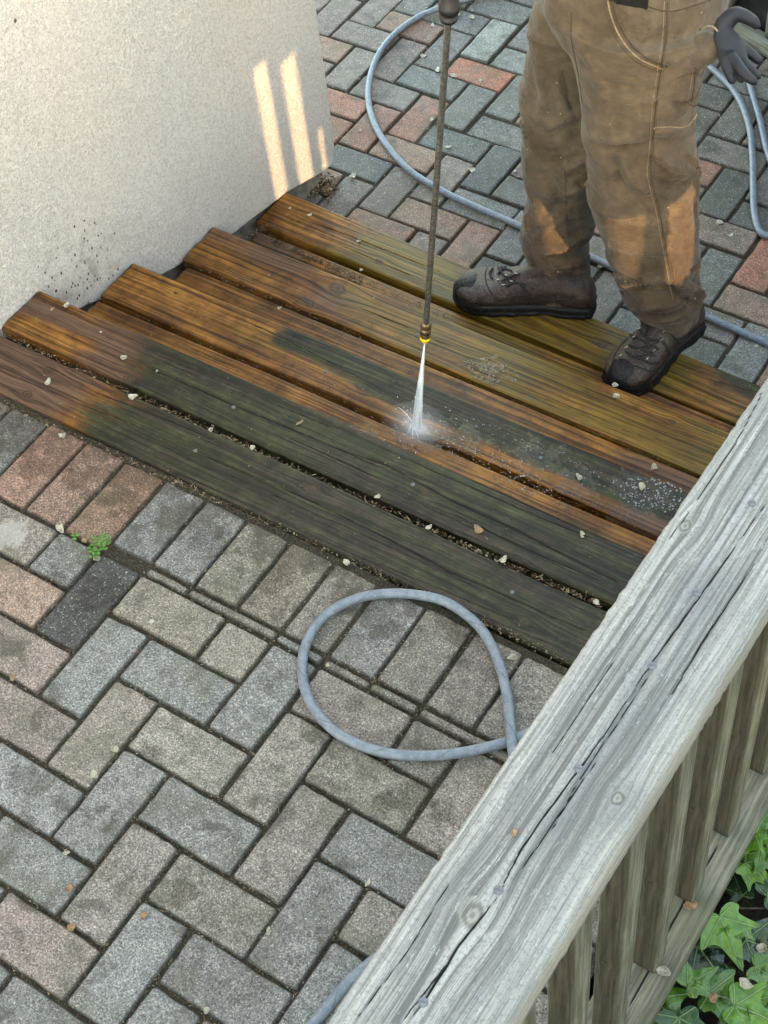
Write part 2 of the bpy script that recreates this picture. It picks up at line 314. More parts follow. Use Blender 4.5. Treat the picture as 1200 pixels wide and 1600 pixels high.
def board(name, A, B, W, T, mat, parent, knots=(), cracks=(), stains=(), dx=.004, dc=.0014, seed=0, side=(0, 0, 0), warp=.004, edge=.006, endsag=0, jag=0.0):
    """timber of width W and thickness T whose top face runs from A to B (centre line); knots/cracks/stains in (along, across) metres"""
    A = np.array(A, float); B = np.array(B, float); L = np.linalg.norm(B-A); u = (B-A)/L
    up = np.array([0, 0, 1.]) if abs(u[2]) < .9 else np.array([0., -1, 0]); v = np.cross(up, u); v /= np.linalg.norm(v); n = np.cross(u, v)
    # profile: list of (across, height, arclength)
    r = edge; ct = np.linspace(-W/2+r, W/2-r, max(4, int((W-2*r)/dc))); prof = [(c, 0.) for c in ct]
    q = np.linspace(0, np.pi/2, 5)[1:]
    right = [(W/2-r+r*math.sin(a), -r+r*math.cos(a)) for a in q]; rs = [(W/2, -r-(T-2*r)*k) for k in (.25, .5, .75, 1)]
    left = [(-x, z) for x, z in right]; ls = [(-x, z) for x, z in rs]
    P = prof+right+rs+[(W/2-r, -T), (0, -T), (-W/2+r, -T)]+ls[::-1]+left[::-1]
    P = np.array(P); nt_ = len(ct); s = P[:, 0].copy(); s = s+np.where(P[:, 0] > 0, 1, -1)*np.abs(P[:, 1]); s[nt_+8:nt_+11] = P[nt_+8:nt_+11, 0]*.7
    al = np.linspace(0, L, max(3, int(L/dx)+1)); X, C = np.meshgrid(al, s, indexing='ij'); Pc = np.broadcast_to(P[:, 0], X.shape); Ph = np.broadcast_to(P[:, 1], X.shape)
    sd = seed*13.7
    g = C+warp*fbm(X*2.2+sd, C*9+sd, 3)+.25*warp*vn(X*14+sd, C*30)
    kn = np.zeros_like(X)
    for kx, kc, kr in knots:
        d2 = ((X-kx)/(3.0*kr))**2+((C-kc)/(1.9*kr))**2; g = g-(C-kc)*(.55 if mat is M_CAP else .8)*np.exp(-d2)
        d = np.hypot((X-kx)*.8, (C-kc))*(1+.28*vn(X*70+sd, C*80)); kn = np.maximum(kn, np.clip(1-d/kr, 0, 1))
    ck = np.zeros_like(X)
    for pts, wd in cracks:
        pts = np.array(pts); yc = np.interp(X, pts[:, 0], pts[:, 1])+.0012*vn(X*11+sd+wd*999, sd)+.0004*vn(X*110+sd, 3)
        mdl = (X > pts[0, 0]) & (X < pts[-1, 0]); tt = np.clip((X-pts[0, 0])/(pts[-1, 0]-pts[0, 0]+1e-9), 0, 1)
        ww = wd*(.25+.75*np.sin(np.pi*tt)**.5)*(1+.5*vn(X*25+sd, 7)); top = (Ph > -r*.6)
        ck = np.maximum(ck, np.where(mdl & top, np.clip(1.5-np.abs(C-yc)/ww, 0, 1), 0))
    chn = [np.zeros_like(X) for _ in range(3)]
    for k, x0, x1, c0, c1, st, sf in stains:
        mx = 1/(1+np.exp(-(X-x0+.02*vn(X*12, C*25+sd))/sf))*1/(1+np.exp(-(x1-X)/sf)); sc_ = min(sf, .012)
        na = min(.005, sf*.4); mc = 1/(1+np.exp(-(C-c0+na*vn(X*9+k, C*10+sd))/sc_*1.6))*1/(1+np.exp(-(c1-C+na*vn(X*9+5, C*10+sd))/sc_*1.6)); chn[k] = np.maximum(chn[k], st*mx*mc)
    H = Ph+(.0007*vn(X*60+sd, C*200) if mat is M_CAP else 0)-ck*(.0045 if mat is not M_CAP else .003)+(.0012 if mat is M_WET else .0004)*fbm(X*5+sd, C*18, 3)*(Ph > -T*.5)+kn*.0008
    Pc2 = Pc+(.0018 if mat is M_WET else .0003)*vn(X*(4 if mat is M_WET else 2.2)+sd, np.sign(Pc)*3+sd)*(np.abs(Pc)/(W/2))+jag*vn(X*230+sd, np.sign(Pc)*2)*(.4+.9*(vn(X*19+sd, 5) > .35))*(np.abs(Pc) > W/2-r-.001)
    ends = np.minimum(X, L-X); H = H-np.where((Ph > -T*.5) & (ends < .006), (.006-ends)**2*50, 0)
    V = A+X[..., None]*u+Pc2[..., None]*v+H[..., None]*n
    V = V+u*((X < .001)|(X > L-.001))[..., None]*(.003*vn(C*60+sd, sd))[..., None]
    nr, nc = X.shape; idx = np.arange(nr*nc).reshape(nr, nc)
    a = idx[:-1]; b_ = idx[1:]; Q = np.stack([a, np.roll(a, -1, 1), np.roll(b_, -1, 1), b_], -1).reshape(-1, 4)[:, ::-1]
    Fc = Q.tolist()+[idx[0].tolist(), idx[-1].tolist()[::-1]]
    fl = lambda z: np.asarray(z, float).ravel()
    return obj(name, V.reshape(-1, 3), Fc, mat, parent, attrs=dict(g=fl(g), kn=fl(kn), ck=fl(ck), al=fl(X), sd=np.full(X.size, sd), ch=np.stack([fl(c) for c in chn], 1)))

# ------------------------------------------------------------------ paving
def srgb(c): return np.array([((x/255+.055)/1.055)**2.4 if x > 10 else x/3294 for x in c])
def brick(x0, x1, y0, y1, z, tint, V, Fc, tn, lz):
    g = .0030; x0 += g; x1 -= g; y0 += g; y1 -= g; cx, cy = (x0+x1)/2, (y0+y1)/2; hx, hy = (x1-x0)/2, (y1-y0)/2
    th = random.gauss(0, .004); dz = random.gauss(0, .0018); tx, ty = random.gauss(0, .008), random.gauss(0, .006); ox, oy = random.gauss(0, .0006), random.gauss(0, .0006)
    r = .004; n = 7; loop = []
    for a, b in (((-1, -1), (1, -1)), ((1, -1), (1, 1)), ((1, 1), (-1, 1)), ((-1, 1), (-1, -1))):
        A = np.array([a[0]*hx, a[1]*hy]); B = np.array([b[0]*hx, b[1]*hy]); d = (B-A)/np.linalg.norm(B-A); L = np.linalg.norm(B-A)
        for k in range(n):
            s = r+(L-2*r)*k/(n-1); p = A+d*s; nrm = np.array([d[1], -d[0]]); p = p+nrm*random.gauss(0, .0005) - (nrm*random.random()*.0022 if random.random() < .16 else 0); loop.append(p)
    loop = np.array(loop); sg = np.array([1-.0035/hx, 1-.0035/hy]); s2 = np.array([1-.0075/hx, 1-.0075/hy])
    c, s_ = math.cos(th), math.sin(th)
    for sc, zz, e in ((1, -.05, 1), (1, -.0065, 1), ((1+sg)/2*1.0, -.0025, .75), (sg, -.0008, .5), (s2, 0, 0)):
        q = loop*sc; b0 = len(V)
        for p in q:
            X, Y = p[0]*c-p[1]*s_, p[0]*s_+p[1]*c; V.append((cx+ox+X, cy+oy+Y, z+dz+zz+tx*X+ty*Y)); tn.append(tint); lz.append((e, 0, 0))
    m = len(loop); b0 = len(V)-5*m
    for k in range(4):
        for j in range(m): Fc.append((b0+k*m+j, b0+k*m+(j+1) % m, b0+(k+1)*m+(j+1) % m, b0+(k+1)*m+j))
    Fc.append(tuple(b0+4*m+j for j in range(m)))
def paving(name, z, bricks, overrides, palette, mat, gain, sat):
    V, Fc, tn, lz = [], [], [], []
    ov = [(on(px, py, z), c) for px, py, c in overrides]
    for x0, x1, y0, y1 in bricks:
        c = None
        for p, cc in ov:
            if x0 <= p[0] <= x1 and y0 <= p[1] <= y1: c = cc
        if c is None: c = palette((x0+x1)/2, (y0+y1)/2)
        k = random.uniform(.93, 1.07); t = srgb(c)*k*gain; t = t.mean()+(t-t.mean())*(sat if c[0]-c[2] < 13 else (.72 if c[0]-c[2] < 27 else 1.05))
        brick(x0, x1, y0, y1, z, tuple(t), V, Fc, tn, lz)
    return tag(obj(name, V, Fc, mat, smooth=False, attrs=dict(tint=np.array(tn), lz=np.array(lz))), kind='structure')
U = .1
up = []
def inset(x0, x1, y0, y1, lim):
    X0, X1, Y0, Y1 = max(x0, lim[0]), min(x1, lim[1]), max(y0, lim[2]), min(y1, lim[3])
    return (X0, X1, Y0, Y1) if X1-X0 > .018 and Y1-Y0 > .018 else None
lim = (-1.6, 1.06, -1.6, .3)
for a in range(-30, 31):
    for b in range(-15, 16):
        u0, v0 = a+2*b, -a+2*b                              # herringbone: uprights at (0,0), lying ones at (1,1)
        for q in ((u0, u0+1, v0, v0+2), (u0+1, u0+3, v0+1, v0+2)):
            r = inset(q[0]*U, q[1]*U, q[2]*U, q[3]*U, lim)
            if r: up.append(r)
x = -1.6
while x < 1.05:
    if x > -.2: 
        k = random.choice([.1, .2]); up.append((x, min(x+k, 1.06), .300, .322)) if True else 0
        x += k
    else: up.append((x, x+.1, .300, .322)); x += .1
up = [b for b in up if not (b[2] == .3 and b[0] < -.12)]
for i in range(-16, 11): up.append((i*U, i*U+U, (.324 if i >= -1 else .302), .502))
OV_UP = [(20,760,(150,128,118)),(60,720,(158,132,122)),(110,760,(152,130,120)),(180,790,(150,126,112)),(30,670,(132,128,126)),(230,820,(140,142,138)),(310,850,(142,143,136)),(390,900,(148,145,132)),(460,920,(150,140,124)),
 (30,820,(160,150,140)),(90,870,(145,145,140)),(25,920,(170,152,142)),(130,940,(92,88,86)),(30,1010,(172,154,146)),(145,1030,(152,158,150)),(265,960,(158,150,136)),(30,1130,(168,154,148)),(275,1060,(150,155,146)),
 (160,1140,(162,152,142)),(385,1010,(160,154,140)),(40,1230,(160,163,162)),(290,1180,(160,156,146)),(415,1100,(152,154,146)),(170,1260,(152,152,144)),(310,1290,(152,152,144)),(50,1330,(155,158,150)),(180,1370,(158,148,144)),
 (60,1480,(170,154,148)),(340,1400,(150,145,136)),(200,1500,(158,160,154)),(430,1190,(156,150,142)),(450,1310,(156,148,142)),(350,1520,(152,146,140)),(480,1440,(150,146,140)),(570,1250,(148,144,132)),(590,1340,(152,150,144))]
def pal_up(x, y):
    return random.choice([(158,153,144), (152,152,144), (162,152,144), (155,156,150), (150,145,137)]) if y < .3 else random.choice([(150,148,140), (148,143,134), (146,138,130)])
paving('patio_paving', 0.0, up, OV_UP, pal_up, M_UP, np.array([.585, .548, .510]), .3)
lo = []; OX, OY = -.768, 2.283
lim2 = (-2.2, 1.9, 1.60, 4.6)
for a in range(-40, 41):
    for b in range(-22, 23):
        u0, v0 = a+2*b, a-2*b                               # mirrored herringbone on the lower patio
        for q in ((u0, u0+2, v0, v0+1), (u0+2, u0+3, v0-1, v0+1)):
            r = inset(OX+q[0]*U, OX+q[1]*U, OY+q[2]*U, OY+q[3]*U, lim2)
            if r: lo.append(r)
OV_LO = [(750,105,(165,112,92)),(560,40,(118,110,104)),(590,100,(98,104,102)),(540,35,(122,112,106)),(620,45,(132,112,102)),(590,165,(130,118,110)),(520,160,(150,108,94)),(515,190,(156,106,88)),(545,215,(142,110,98)),(640,95,(128,116,108)),
 (660,130,(104,108,106)),(620,170,(126,116,108)),(640,200,(148,112,100)),(690,180,(132,122,114)),(600,240,(140,112,102)),(560,255,(92,98,98)),(640,250,(138,118,104)),(730,180,(112,112,106)),(715,150,(104,108,104)),(780,50,(140,148,140)),
 (800,100,(130,134,128)),(745,30,(108,108,102)),(790,170,(112,118,112)),(760,200,(118,118,110)),(720,225,(92,98,98)),(780,250,(84,92,92)),(710,270,(102,104,100)),(650,300,(130,118,110)),(600,300,(124,114,108)),(690,330,(138,118,104)),(740,330,(132,128,124)),
 (545,300,(120,110,106)),(790,330,(112,114,110)),(1100,310,(92,96,96)),(1150,330,(92,96,96)),(1120,180,(120,118,112)),(1180,440,(160,118,104)),(1100,420,(112,116,112)),(1150,480,(142,124,114)),(960,440,(128,118,112)),(1110,500,(130,122,118)),(1170,570,(128,126,122)),
 (930,500,(126,116,112)),(1180,150,(134,130,124)),(1180,250,(150,118,108)),(1130,60,(132,134,128)),(1080,260,(148,118,108)),(1140,250,(122,118,112)),(1170,60,(128,122,118)),(1110,120,(128,130,124))]
def pal_lo(x, y): return random.choice([(116,116,110), (128,118,110), (104,106,102), (134,118,108), (118,112,106), (142,116,104)])
paving('lower_patio_paving', -.5, lo, OV_LO, pal_lo, M_LO, np.array([.72, .635, .56]), .5)
def sheet(name, x0, x1, y0, y1, z, mat, n=(60, 60), amp=.0):
    xs = np.linspace(x0, x1, n[0]); ys = np.linspace(y0, y1, n[1]); X, Y = np.meshgrid(xs, ys, indexing='ij')
    Z = z+amp*fbm(X*9, Y*9, 4); idx = np.arange(X.size).reshape(X.shape); Q = np.stack([idx[:-1, :-1], idx[1:, :-1], idx[1:, 1:], idx[:-1, 1:]], -1).reshape(-1, 4)
    return tag(obj(name, np.stack([X, Y, Z], -1).reshape(-1, 3), Q, mat), kind='structure')
sheet('joint_sand', -1.62, 1.07, -1.62, .515, -.0085, M_JOINT, (260, 200), .003)
sheet('joint_sand', -2.2, 1.9, 1.2, 4.6, -.5085, M_JOINT, (260, 200), .003)
sheet('ground', -60, 60, -60, 60, -.62, M_SOIL)
sheet('garden_soil', 1.03, 2.9, -1.6, 3.2, -.13, M_SOIL, (160, 300), .05)
# bank of earth under the upper patio and the steps
bk = MB(); bk.box((-.27, -.55, -.33), (1.33, 1.04, .29)); bk.box((1.99, .8, -.4), (.93, 2.4, .25))
tag(obj('earth', bk.v, bk.f, M_SOIL, smooth=False), kind='structure')

# ------------------------------------------------------------------ stucco wall
wall = empty('stucco_wall', (-.68, .66, -.5)); tag(wall, 'cream textured stucco wall beside the timber steps', 'wall')
prof = [(-1.5, -.02), (.55, -.02), (.70, -.06), (.89, -.150), (1.147, -.266), (1.426, -.352), (1.52, -.368), (1.64, -.390), (1.757, -.426), (1.838, -.449), (1.858, -.435), (1.868, -.405), (1.870, -.3), (1.872, 0), (1.874, 1.0), (1.876, 2.4), (-1.5, 2.4)]
PR = []
for (y0, z0), (y1, z1) in zip(prof, prof[1:]+prof[:1]):
    k = max(1, int(math.hypot(y1-y0, z1-z0)/.012))
    for i in range(k): PR.append((y0+(y1-y0)*i/k, z0+(z1-z0)*i/k))
b = MB(); n = len(PR); rr = .007; PRa = np.array(PR); ctr = np.array([.4, .9]); 
d_ = np.roll(PRa, -1, 0)-np.roll(PRa, 1, 0); d_ /= np.linalg.norm(d_, axis=1)[:, None]; nin = np.stack([-d_[:, 1], d_[:, 0]], 1)
wob = .0018*vn(np.arange(n)*.7, 1.5)
rings = []
for xx, ins in ((-.68, rr), (-.682, rr*.35), (-.687, 0), (-.98, 0)):
    q = PRa+nin*(ins+wob[:, None]*1.0 if ins or xx > -.69 else 0); rings.append(np.c_[np.full(n, xx), q])
V, Fc = loft(rings)
o = obj('stucco', V, Fc, M_STUCCO, wall, smooth=False)
b = MB(); b.box((-.84, .30, -.35), (.13, 1.52, .30)); obj('foundation', b.v, b.f, M_CONC, wall, smooth=False)
# chip of concrete and post stub under the corner

# ------------------------------------------------------------------ timber steps
steps = empty('timber_steps', (.2, 1.05, -.5)); tag(steps, 'wet timber steps down to the lower patio, half washed orange, half mildewed green', 'steps')
YC = {}
def step_board(key, z, y0, y1, x0, x1, **kw):                  # stains etc given by photo-derived world coords
    yc = (y0[0]+y0[1]+y1[0]+y1[1])/4; ya = (y0[0]+y1[0])/2; yb = (y0[1]+y1[1])/2; W = ((y1[0]-y0[0])+(y1[1]-y0[1]))/2
    def loc(px, py): p = on(px, py, z); return (p[0]-x0, p[1]-(ya+(yb-ya)*(p[0]-x0)/(x1-x0)))
    kn = [(*loc(a, b), r) for a, b, r in kw.pop('knots', [])]
    cr = [(sorted([loc(*q) for q in pts]), wd) for pts, wd in kw.pop('cracks', [])]
    st = []
    for k, xa, xb, ca, cb, s, sf in kw.pop('stains', []): st.append((k, xa-x0, xb-x0, ca, cb, s, sf))
    return board('tread_board', (x0, ya, z), (x1, yb, z), W, .04, M_WET, steps, kn, cr, st, seed=kw.pop('seed', 1), **kw)
E_ = .2
BZ = step_board('Z', .0, (.512, .526), (.642, .650), -.672, 1.06, seed=1, knots=[(75, 578, .014), (42, 616, .012), (820, 972, .011), (488, 765, .012)],
  cracks=[([(50, 560), (150, 612), (260, 655), (340, 690)], .0011), ([(300, 705), (430, 757), (600, 838), (700, 892), (915, 985)], .0014), ([(60, 660), (180, 700), (300, 748), (420, 800)], .0009), ([(560, 870), (700, 925), (840, 985)], .0008), ([(420, 770), (600, 850), (760, 925)], .0007), ([(30, 590), (110, 625), (190, 655)], .0006), ([(700, 940), (820, 990), (880, 1012)], .0007)],
  stains=[(0, -.36, 2, -.1, .1, 1, .065), (2, -1, -.34, -.1, .1, .85, .05), (2, .28, .62, -.01, .1, .50, .05)])
BA = step_board('A', .0, (.660, .668), (.785, .795), -.675, 1.06, seed=2, knots=[(200, 592, .011), (248, 488, .009), (665, 768, .008), (810, 880, .007)],
  cracks=[([(195, 560), (300, 605), (430, 660), (600, 732)], .0013), ([(500, 690), (600, 725), (700, 780), (800, 824), (975, 915)], .0017), ([(640, 700), (760, 760), (960, 850)], .0010), ([(120, 500), (200, 532), (330, 590)], .0007), ([(700, 800), (850, 870), (930, 905)], .0011), ([(400, 660), (520, 715), (640, 770)], .0008), ([(260, 560), (400, 620), (520, 668)], .0006), ([(620, 712), (760, 772), (940, 848)], .0008), ([(540, 735), (660, 790), (760, 835)], .0006)],
  stains=[(0, -.37, 2, -.1, .1, 1, .06), (2, -1, -.33, -.015, .045, .75, .04), (2, -.5, -.30, -.1, .1, .8, .03)])
S1 = step_board('s1', -.135, (.792, .798), (.915, .922), -.655, 1.0, seed=3, knots=[(640, 705, .008)], stains=[(2, .6, 2, -.1, .1, .3, .05), (2, -.1, .35, -.02, .1, .35, .05)], cracks=[([(300, 545), (420, 600), (560, 660)], .0006)])
BB = step_board('B', -.135, (.930, .934), (1.050, 1.058), -.66, 1.02, seed=4, knots=[(562, 604, .012), (275, 458, .006)],
  cracks=[([(560, 640), (690, 690), (800, 740)], .0008), ([(380, 500), (480, 548), (560, 590)], .0006)],
  stains=[(0, -.23, .16, .004, .2, 1, .012), (0, .0, 2, -.022, .2, 1, .03), (1, -.40, .1, -.03, .05, .6, .06), (2, -.2, .0, -.07, -.02, .6, .05), (2, .1, .5, -.07, -.03, .4, .06), (2, .62, 2, -.1, .1, .8, .03)])
S2 = step_board('s2', -.26, (1.066, 1.070), (1.193, 1.197), -.64, 1.0, seed=5, stains=[(2, .45, 2, -.1, .1, .55, .04), (1, -.2, .3, -.1, .1, .25, .05)], knots=[(985, 700, .009)])
BC = step_board('C', -.26, (1.208, 1.205), (1.343, 1.335), -.67, 1.0, seed=6, knots=[(483, 474, .014), (527, 452, .022), (757, 575, .013), (1050, 660, .008)],
  cracks=[([(700, 560), (850, 622), (960, 668), (1080, 700)], .0008), ([(860, 600), (1000, 660), (1100, 698)], .0007), ([(560, 480), (700, 540)], .0006)],
  stains=[(1, -.28, 2, -.1, .1, .68, .06), (1, -.05, .32, -.06, .06, .72, .05), (2, -1, -.33, -.01, .1, .62, .05), (2, -.36, -.16, -.05, .05, .75, .03), (1, .1, .4, .0, .1, 1.0, .05), (2, -.6, -.3, -.1, .1, .45, .06), (2, .6, 2, -.1, -.03, .6, .03)])
S3 = step_board('s3', -.385, (1.355, 1.330), (1.485, 1.455), -.66, 1.0, seed=7, stains=[(1, -.45, .5, -.1, .1, .55, .06), (2, -1, -.52, -.1, .1, .9, .012), (2, .3, 2, -.1, .1, .5, .04)])
BD = step_board('D', -.385, (1.508, 1.462), (1.640, 1.592), -.685, 1.0, seed=8, knots=[(593, 409, .011), (936, 492, .010), (941, 540, .013)],
  cracks=[([(427, 324), (500, 352), (600, 390), (690, 425)], .0013), ([(800, 478), (870, 505), (960, 540)], .0012), ([(1050, 568), (1110, 592), (1180, 612)], .0010), ([(500, 370), (640, 430)], .0007)],
  stains=[(1, -.45, .55, -.1, .1, 1.15, .05), (0, -.25, .1, .01, .1, .45, .06), (0, .50, .74, .0, .2, .8, .05), (2, -.8, -.58, -.1, .1, .4, .03), (1, .5, 2, -.1, .1, .5, .05)])
M_OLD = simple('old_timber', (.05, .033, .02), .85, 60, .5)
# carcass under the treads
b = MB()
for z, y in ((-.04, .782), (-.175, 1.052), (-.30, 1.335), (-.425, 1.60)):
    b.box((.16, y-.024, z-.05 if z > -.4 else z-.035), (.80, .016, .048 if z > -.4 else .035))
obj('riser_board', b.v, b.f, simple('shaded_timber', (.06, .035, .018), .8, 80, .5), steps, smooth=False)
for x in (-.55, .2, .94):
    b = MB()
    for z, y0, y1 in ((-.042, .53, .78), (-.178, .80, 1.04), (-.304, 1.08, 1.32), (-.43, 1.37, 1.59)): b.box((x, (y0+y1)/2-.02, (z-.5)/2), (.019, (y1-y0)/2-.021, (z+.5)/2))
    obj('stringer', b.v, b.f, M_OLD, steps, smooth=False)
b = MB(); b.box((.18, 1.05, -.535), (.85, .55, .03)); tag(obj('earth_under_steps', b.v, b.f, M_SOIL, smooth=False), kind='structure')
# screw heads
M_NAIL = simple('galvanised', (.10, .105, .115), .7, 300, .3, metal=.0, bump=.0002)
th = np.linspace(0, 2*np.pi, 20, endpoint=False)
def disc_mesh(r, h):
    rg = [np.c_[q*np.cos(th), q*np.sin(th), np.full(20, z)] for q, z in ((r, -h*2), (r, h*.4), (r*.85, h), (r*.3, h), (r*.25, h*.3))]
    return loft(rg)
dv, df = disc_mesh(.0042, .0006)
def nails(parent, pts, z, sc=1.0):
    first = None
    for px, py in pts:
        p = on(px, py, z)
        if first is None: first = obj('screw', np.array(dv)*sc+p, df, M_NAIL, parent, origin=p)
        else: copy_obj(first, p-base(parent), parent)
nails(BA, [(365, 636), (645, 757)], .0008); nails(BZ, [(305, 704), (800, 925)], .0008); nails(BB, [(509, 580), (845, 715)], -.1342); nails(BC, [(652, 522), (420, 430)], -.2592); nails(BD, [(560, 372)], -.3842)

# ------------------------------------------------------------------ railing
HC = 1.062; rail = empty('deck_railing', (1.13, .1, -.03)); tag(rail, 'weathered grey timber railing with a wide flat top rail and square balusters', 'railing')
a0 = on(500, 1600, HC); a1 = on(1200, 590, HC); b0 = on(825, 1570, HC); b1 = on(1200, 945, HC)
Wc = ((b0[0]-a0[0])+(b1[0]-a1[0]))/2
ca = np.array([(a0[0]+b0[0])/2, (a0[1]+b0[1])/2, HC]); cb = np.array([(a1[0]+b1[0])/2, (a1[1]+b1[1])/2, HC]); dd = (cb-ca)/(cb-ca)[1]
CA = ca+dd*(-1.15-ca[1]); CB = ca+dd*(.71-ca[1])
def cl(px, py):                                               # (along, across) on the cap; across grows to the left (v = up x u)
    p = on(px, py, HC); u = (CB-CA)/np.linalg.norm(CB-CA); v = np.cross([0, 0, 1.], u); return ((p-CA)@u, (p-CA)@v)
ck = lambda pts, wd: (sorted([cl(*q) for q in pts]), wd)
capr = board('top_rail', CA, CB, Wc, .038, M_CAP, rail, knots=[(*cl(738, 1430), .0135), (*cl(1070, 822), .010), (*cl(965, 1248), .008)],
  cracks=[ck([(1200, 783), (1109, 911), (1025, 1027), (960, 1122)], .0007), ck([(976, 1100), (904, 1201), (817, 1320), (779, 1391)], .0008), ck([(775, 1400), (745, 1440), (717, 1475), (638, 1600)], .0008),
          ck([(1197, 600), (1150, 690), (1085, 789), (1040, 850)], .0005), ck([(930, 1190), (860, 1290), (800, 1375)], .0005), ck([(1010, 1060), (900, 1225), (860, 1300)], .0004), ck([(960, 1030), (905, 1110), (860, 1180)], .0005),
          ck([(1180, 880), (1100, 1000), (1050, 1085)], .0006), ck([(700, 1500), (610, 1620)], .0006), ck([(700, 1380), (640, 1480), (560, 1590)], .0004)],
  stains=[(0, cl(1100, 900)[0]-.05, cl(1100, 900)[0]+.02, -.03, -.002, .7, .015), (0, cl(1010, 1060)[0]-.05, cl(1010, 1060)[0]+.03, -.012, .01, .7, .015), (0, cl(900, 1210)[0]-.12, cl(900, 1210)[0]+.1, -.03, .004, .75, .03), (0, cl(1080, 930)[0]-.02, cl(1080, 930)[0]+.02, -.012, .012, .9, .01),
          (0, cl(960, 1250)[0]-.03, cl(960, 1250)[0]+.02, -.075, -.03, .9, .012), (0, cl(1180, 640)[0]-.1, 3, .01, .03, .4, .04), (1, -1, 3, -.1, -.056, .9, .05), (1, -1, 3, .060, .1, .6, .05)],
  dx=.003, dc=.0011, seed=11, warp=.0025, edge=.005, jag=.0007)
nails(capr, [(1175, 786), (1089, 926), (1019, 1040), (904, 1201), (779, 1391), (661, 1566)], HC+.0003, 1.0)
RBz = .028
board('bottom_rail', (1.135, -1.1, RBz), (1.135, .61, RBz), .092, .036, M_PALE, rail, cracks=[([(1.1, -.01), (1.28, -.004), (1.45, -.01)], .0014), ([(1.3, .012), (1.6, .018)], .001)], stains=[], dx=.006, dc=.003, seed=12)
first = None
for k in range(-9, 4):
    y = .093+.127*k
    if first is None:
        first = board('baluster', (1.133, y, RBz), (1.133, y, HC-.0385), .038, .038, M_PALE, rail, dx=.012, dc=.004, seed=20, edge=.0025, knots=[(.3, 0.004, .006), (.75, -.006, .005)], stains=[(0, -.1, 2, -.0175, .0175, 1, .0015)])  # front face toned darker brown than the sides
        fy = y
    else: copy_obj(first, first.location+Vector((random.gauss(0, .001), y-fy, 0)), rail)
board('post', (1.133, .655, -.3), (1.133, .655, HC-.0385), .089, .089, M_PALE, rail, dx=.02, dc=.006, seed=31)
b = MB(); b.box((1.135, -.2, -.075), (.032, .90, .062)); tag(obj('edging_timber', b.v, b.f, simple('black_timber', (.03, .026, .022), .85, 50, .5), smooth=False, origin=(1.135, -.2, -.13)), 'dark edging timber under the bottom rail of the railing', 'edging')

# ------------------------------------------------------------------ far fence at the back of the lower patio
fn = empty('mossy_fence', (.25, 2.86, -.5)); tag(fn, 'mossy timber fence with thick posts at the back of the lower patio', 'fence')
fd = np.array([.95, -.312, 0]); fb = np.array([.312, .95, 0]); f0 = np.array([.070, 2.878, -.455])
board('bottom_beam', f0-fd*.9+fb*.021, f0+fd*1.5+fb*.021, .042, .045, M_PALE, fn, dx=.02, dc=.01, seed=41, stains=[(1, -1, 5, -1, 1, .9, .05)])
for k_ in (-.52, -.155, .080, .44, .80, 1.16):
    q = f0+fd*k_+fb*.030
    board('fence_post', q, q+np.array([0, 0, 1.25]), .085, .06, M_PALE, fn, dx=.02, dc=.01, seed=int(k_*50) % 17+42)
q = f0+fd*.3+fb*.10; b = MB(); b.box(tuple(q+[0, 0, .55]), (1.2, .010, .60), Matrix.Rotation(math.atan2(fd[1], fd[0]), 3, 'Z')); obj('dark_gap_sheet', b.v, b.f, simple('gap_black', (.012, .011, .010), .8, 30, .6), fn, smooth=False)  # black sheet added to stand in for the dark gap between posts

# ------------------------------------------------------------------ hoses
def hose_mat():
    t = NT('grey_hose'); uv = t.sep(t.attr('pc', True)); ph = t.math('FRACT', t.math('ADD', t.math('MULTIPLY', uv[0], 9.0), uv[1]))
    ln = t.math('MULTIPLY', t.ss(t.math('ABSOLUTE', t.math('SUBTRACT', ph, .5)), .034, .018), t.ss(t.noise(30, 3), .38, .5)); n = t.noise(70, 5, rough=.7); n2 = t.noise(500, 2)
    c = t.mix(t.ss(n, .35, .65), (.115, .140, .175), (.175, .200, .235)); c = t.mix(t.math('MULTIPLY', t.ss(n2, .62, .72), .5), c, (.5, .52, .52)); c = t.mix(t.math('MULTIPLY', ln, .5), c, (.05, .055, .07))
    dr = t.noise(55, 4); c = t.mix(t.math('MULTIPLY', t.ss(dr, .62, .75), .6), c, (.07, .06, .045))
    return t.fin(c, .42, t.bump(n2, .0004), .5)
M_HOSE = hose_mat()
def hose(label, paths, r):
    root = None; res = []
    for P in paths:
        P = spline(P, 14); V, Fc = tube(P, r, 16, cap=False)
        L = np.r_[0, np.cumsum(np.linalg.norm(np.diff(P, axis=0), axis=1))]
        uv = np.array([(L[i], j/16, 0) for i in range(len(P)) for j in range(16)])
        o = obj('hose', V, Fc, M_HOSE, origin=P[len(P)//2]-np.array([0, 0, r]), attrs=dict(pc=uv)); res.append(o)
    return res
z0 = .0110
cp = [(880, 1290), (840, 1232), (806, 1190), (797, 1130), (792, 1085), (778, 1032), (757, 990), (730, 962), (695, 940), (655, 930), (612, 927), (570, 932), (530, 947), (500, 970), (480, 1002), (472, 1040), (477, 1078), (494, 1112), (524, 1143), (562, 1164), (607, 1177), (655, 1181), (705, 1178), (750, 1170), (795, 1158), (850, 1135), (900, 1110)]
P = []
for i, (a, c) in enumerate(cp): P.append(on(a, c, z0+(.018 if i in (2,) else .010 if i in (1, 3) else 0)))
h1 = hose('', [P], .0090)[0]; tag(h1, 'blue-grey hose lying in a round loop on the upper pavers, running under the railing', 'hose')
h2 = hose('', [[on(a, c, z0) for a, c in ((470, 1622), (493, 1596), (516, 1568), (560, 1520), (640, 1465), (760, 1420))]], .0090)[0]; tag(h2, 'short end of blue-grey hose coming out from under the railing at the bottom edge', 'hose')
zl = -.4895
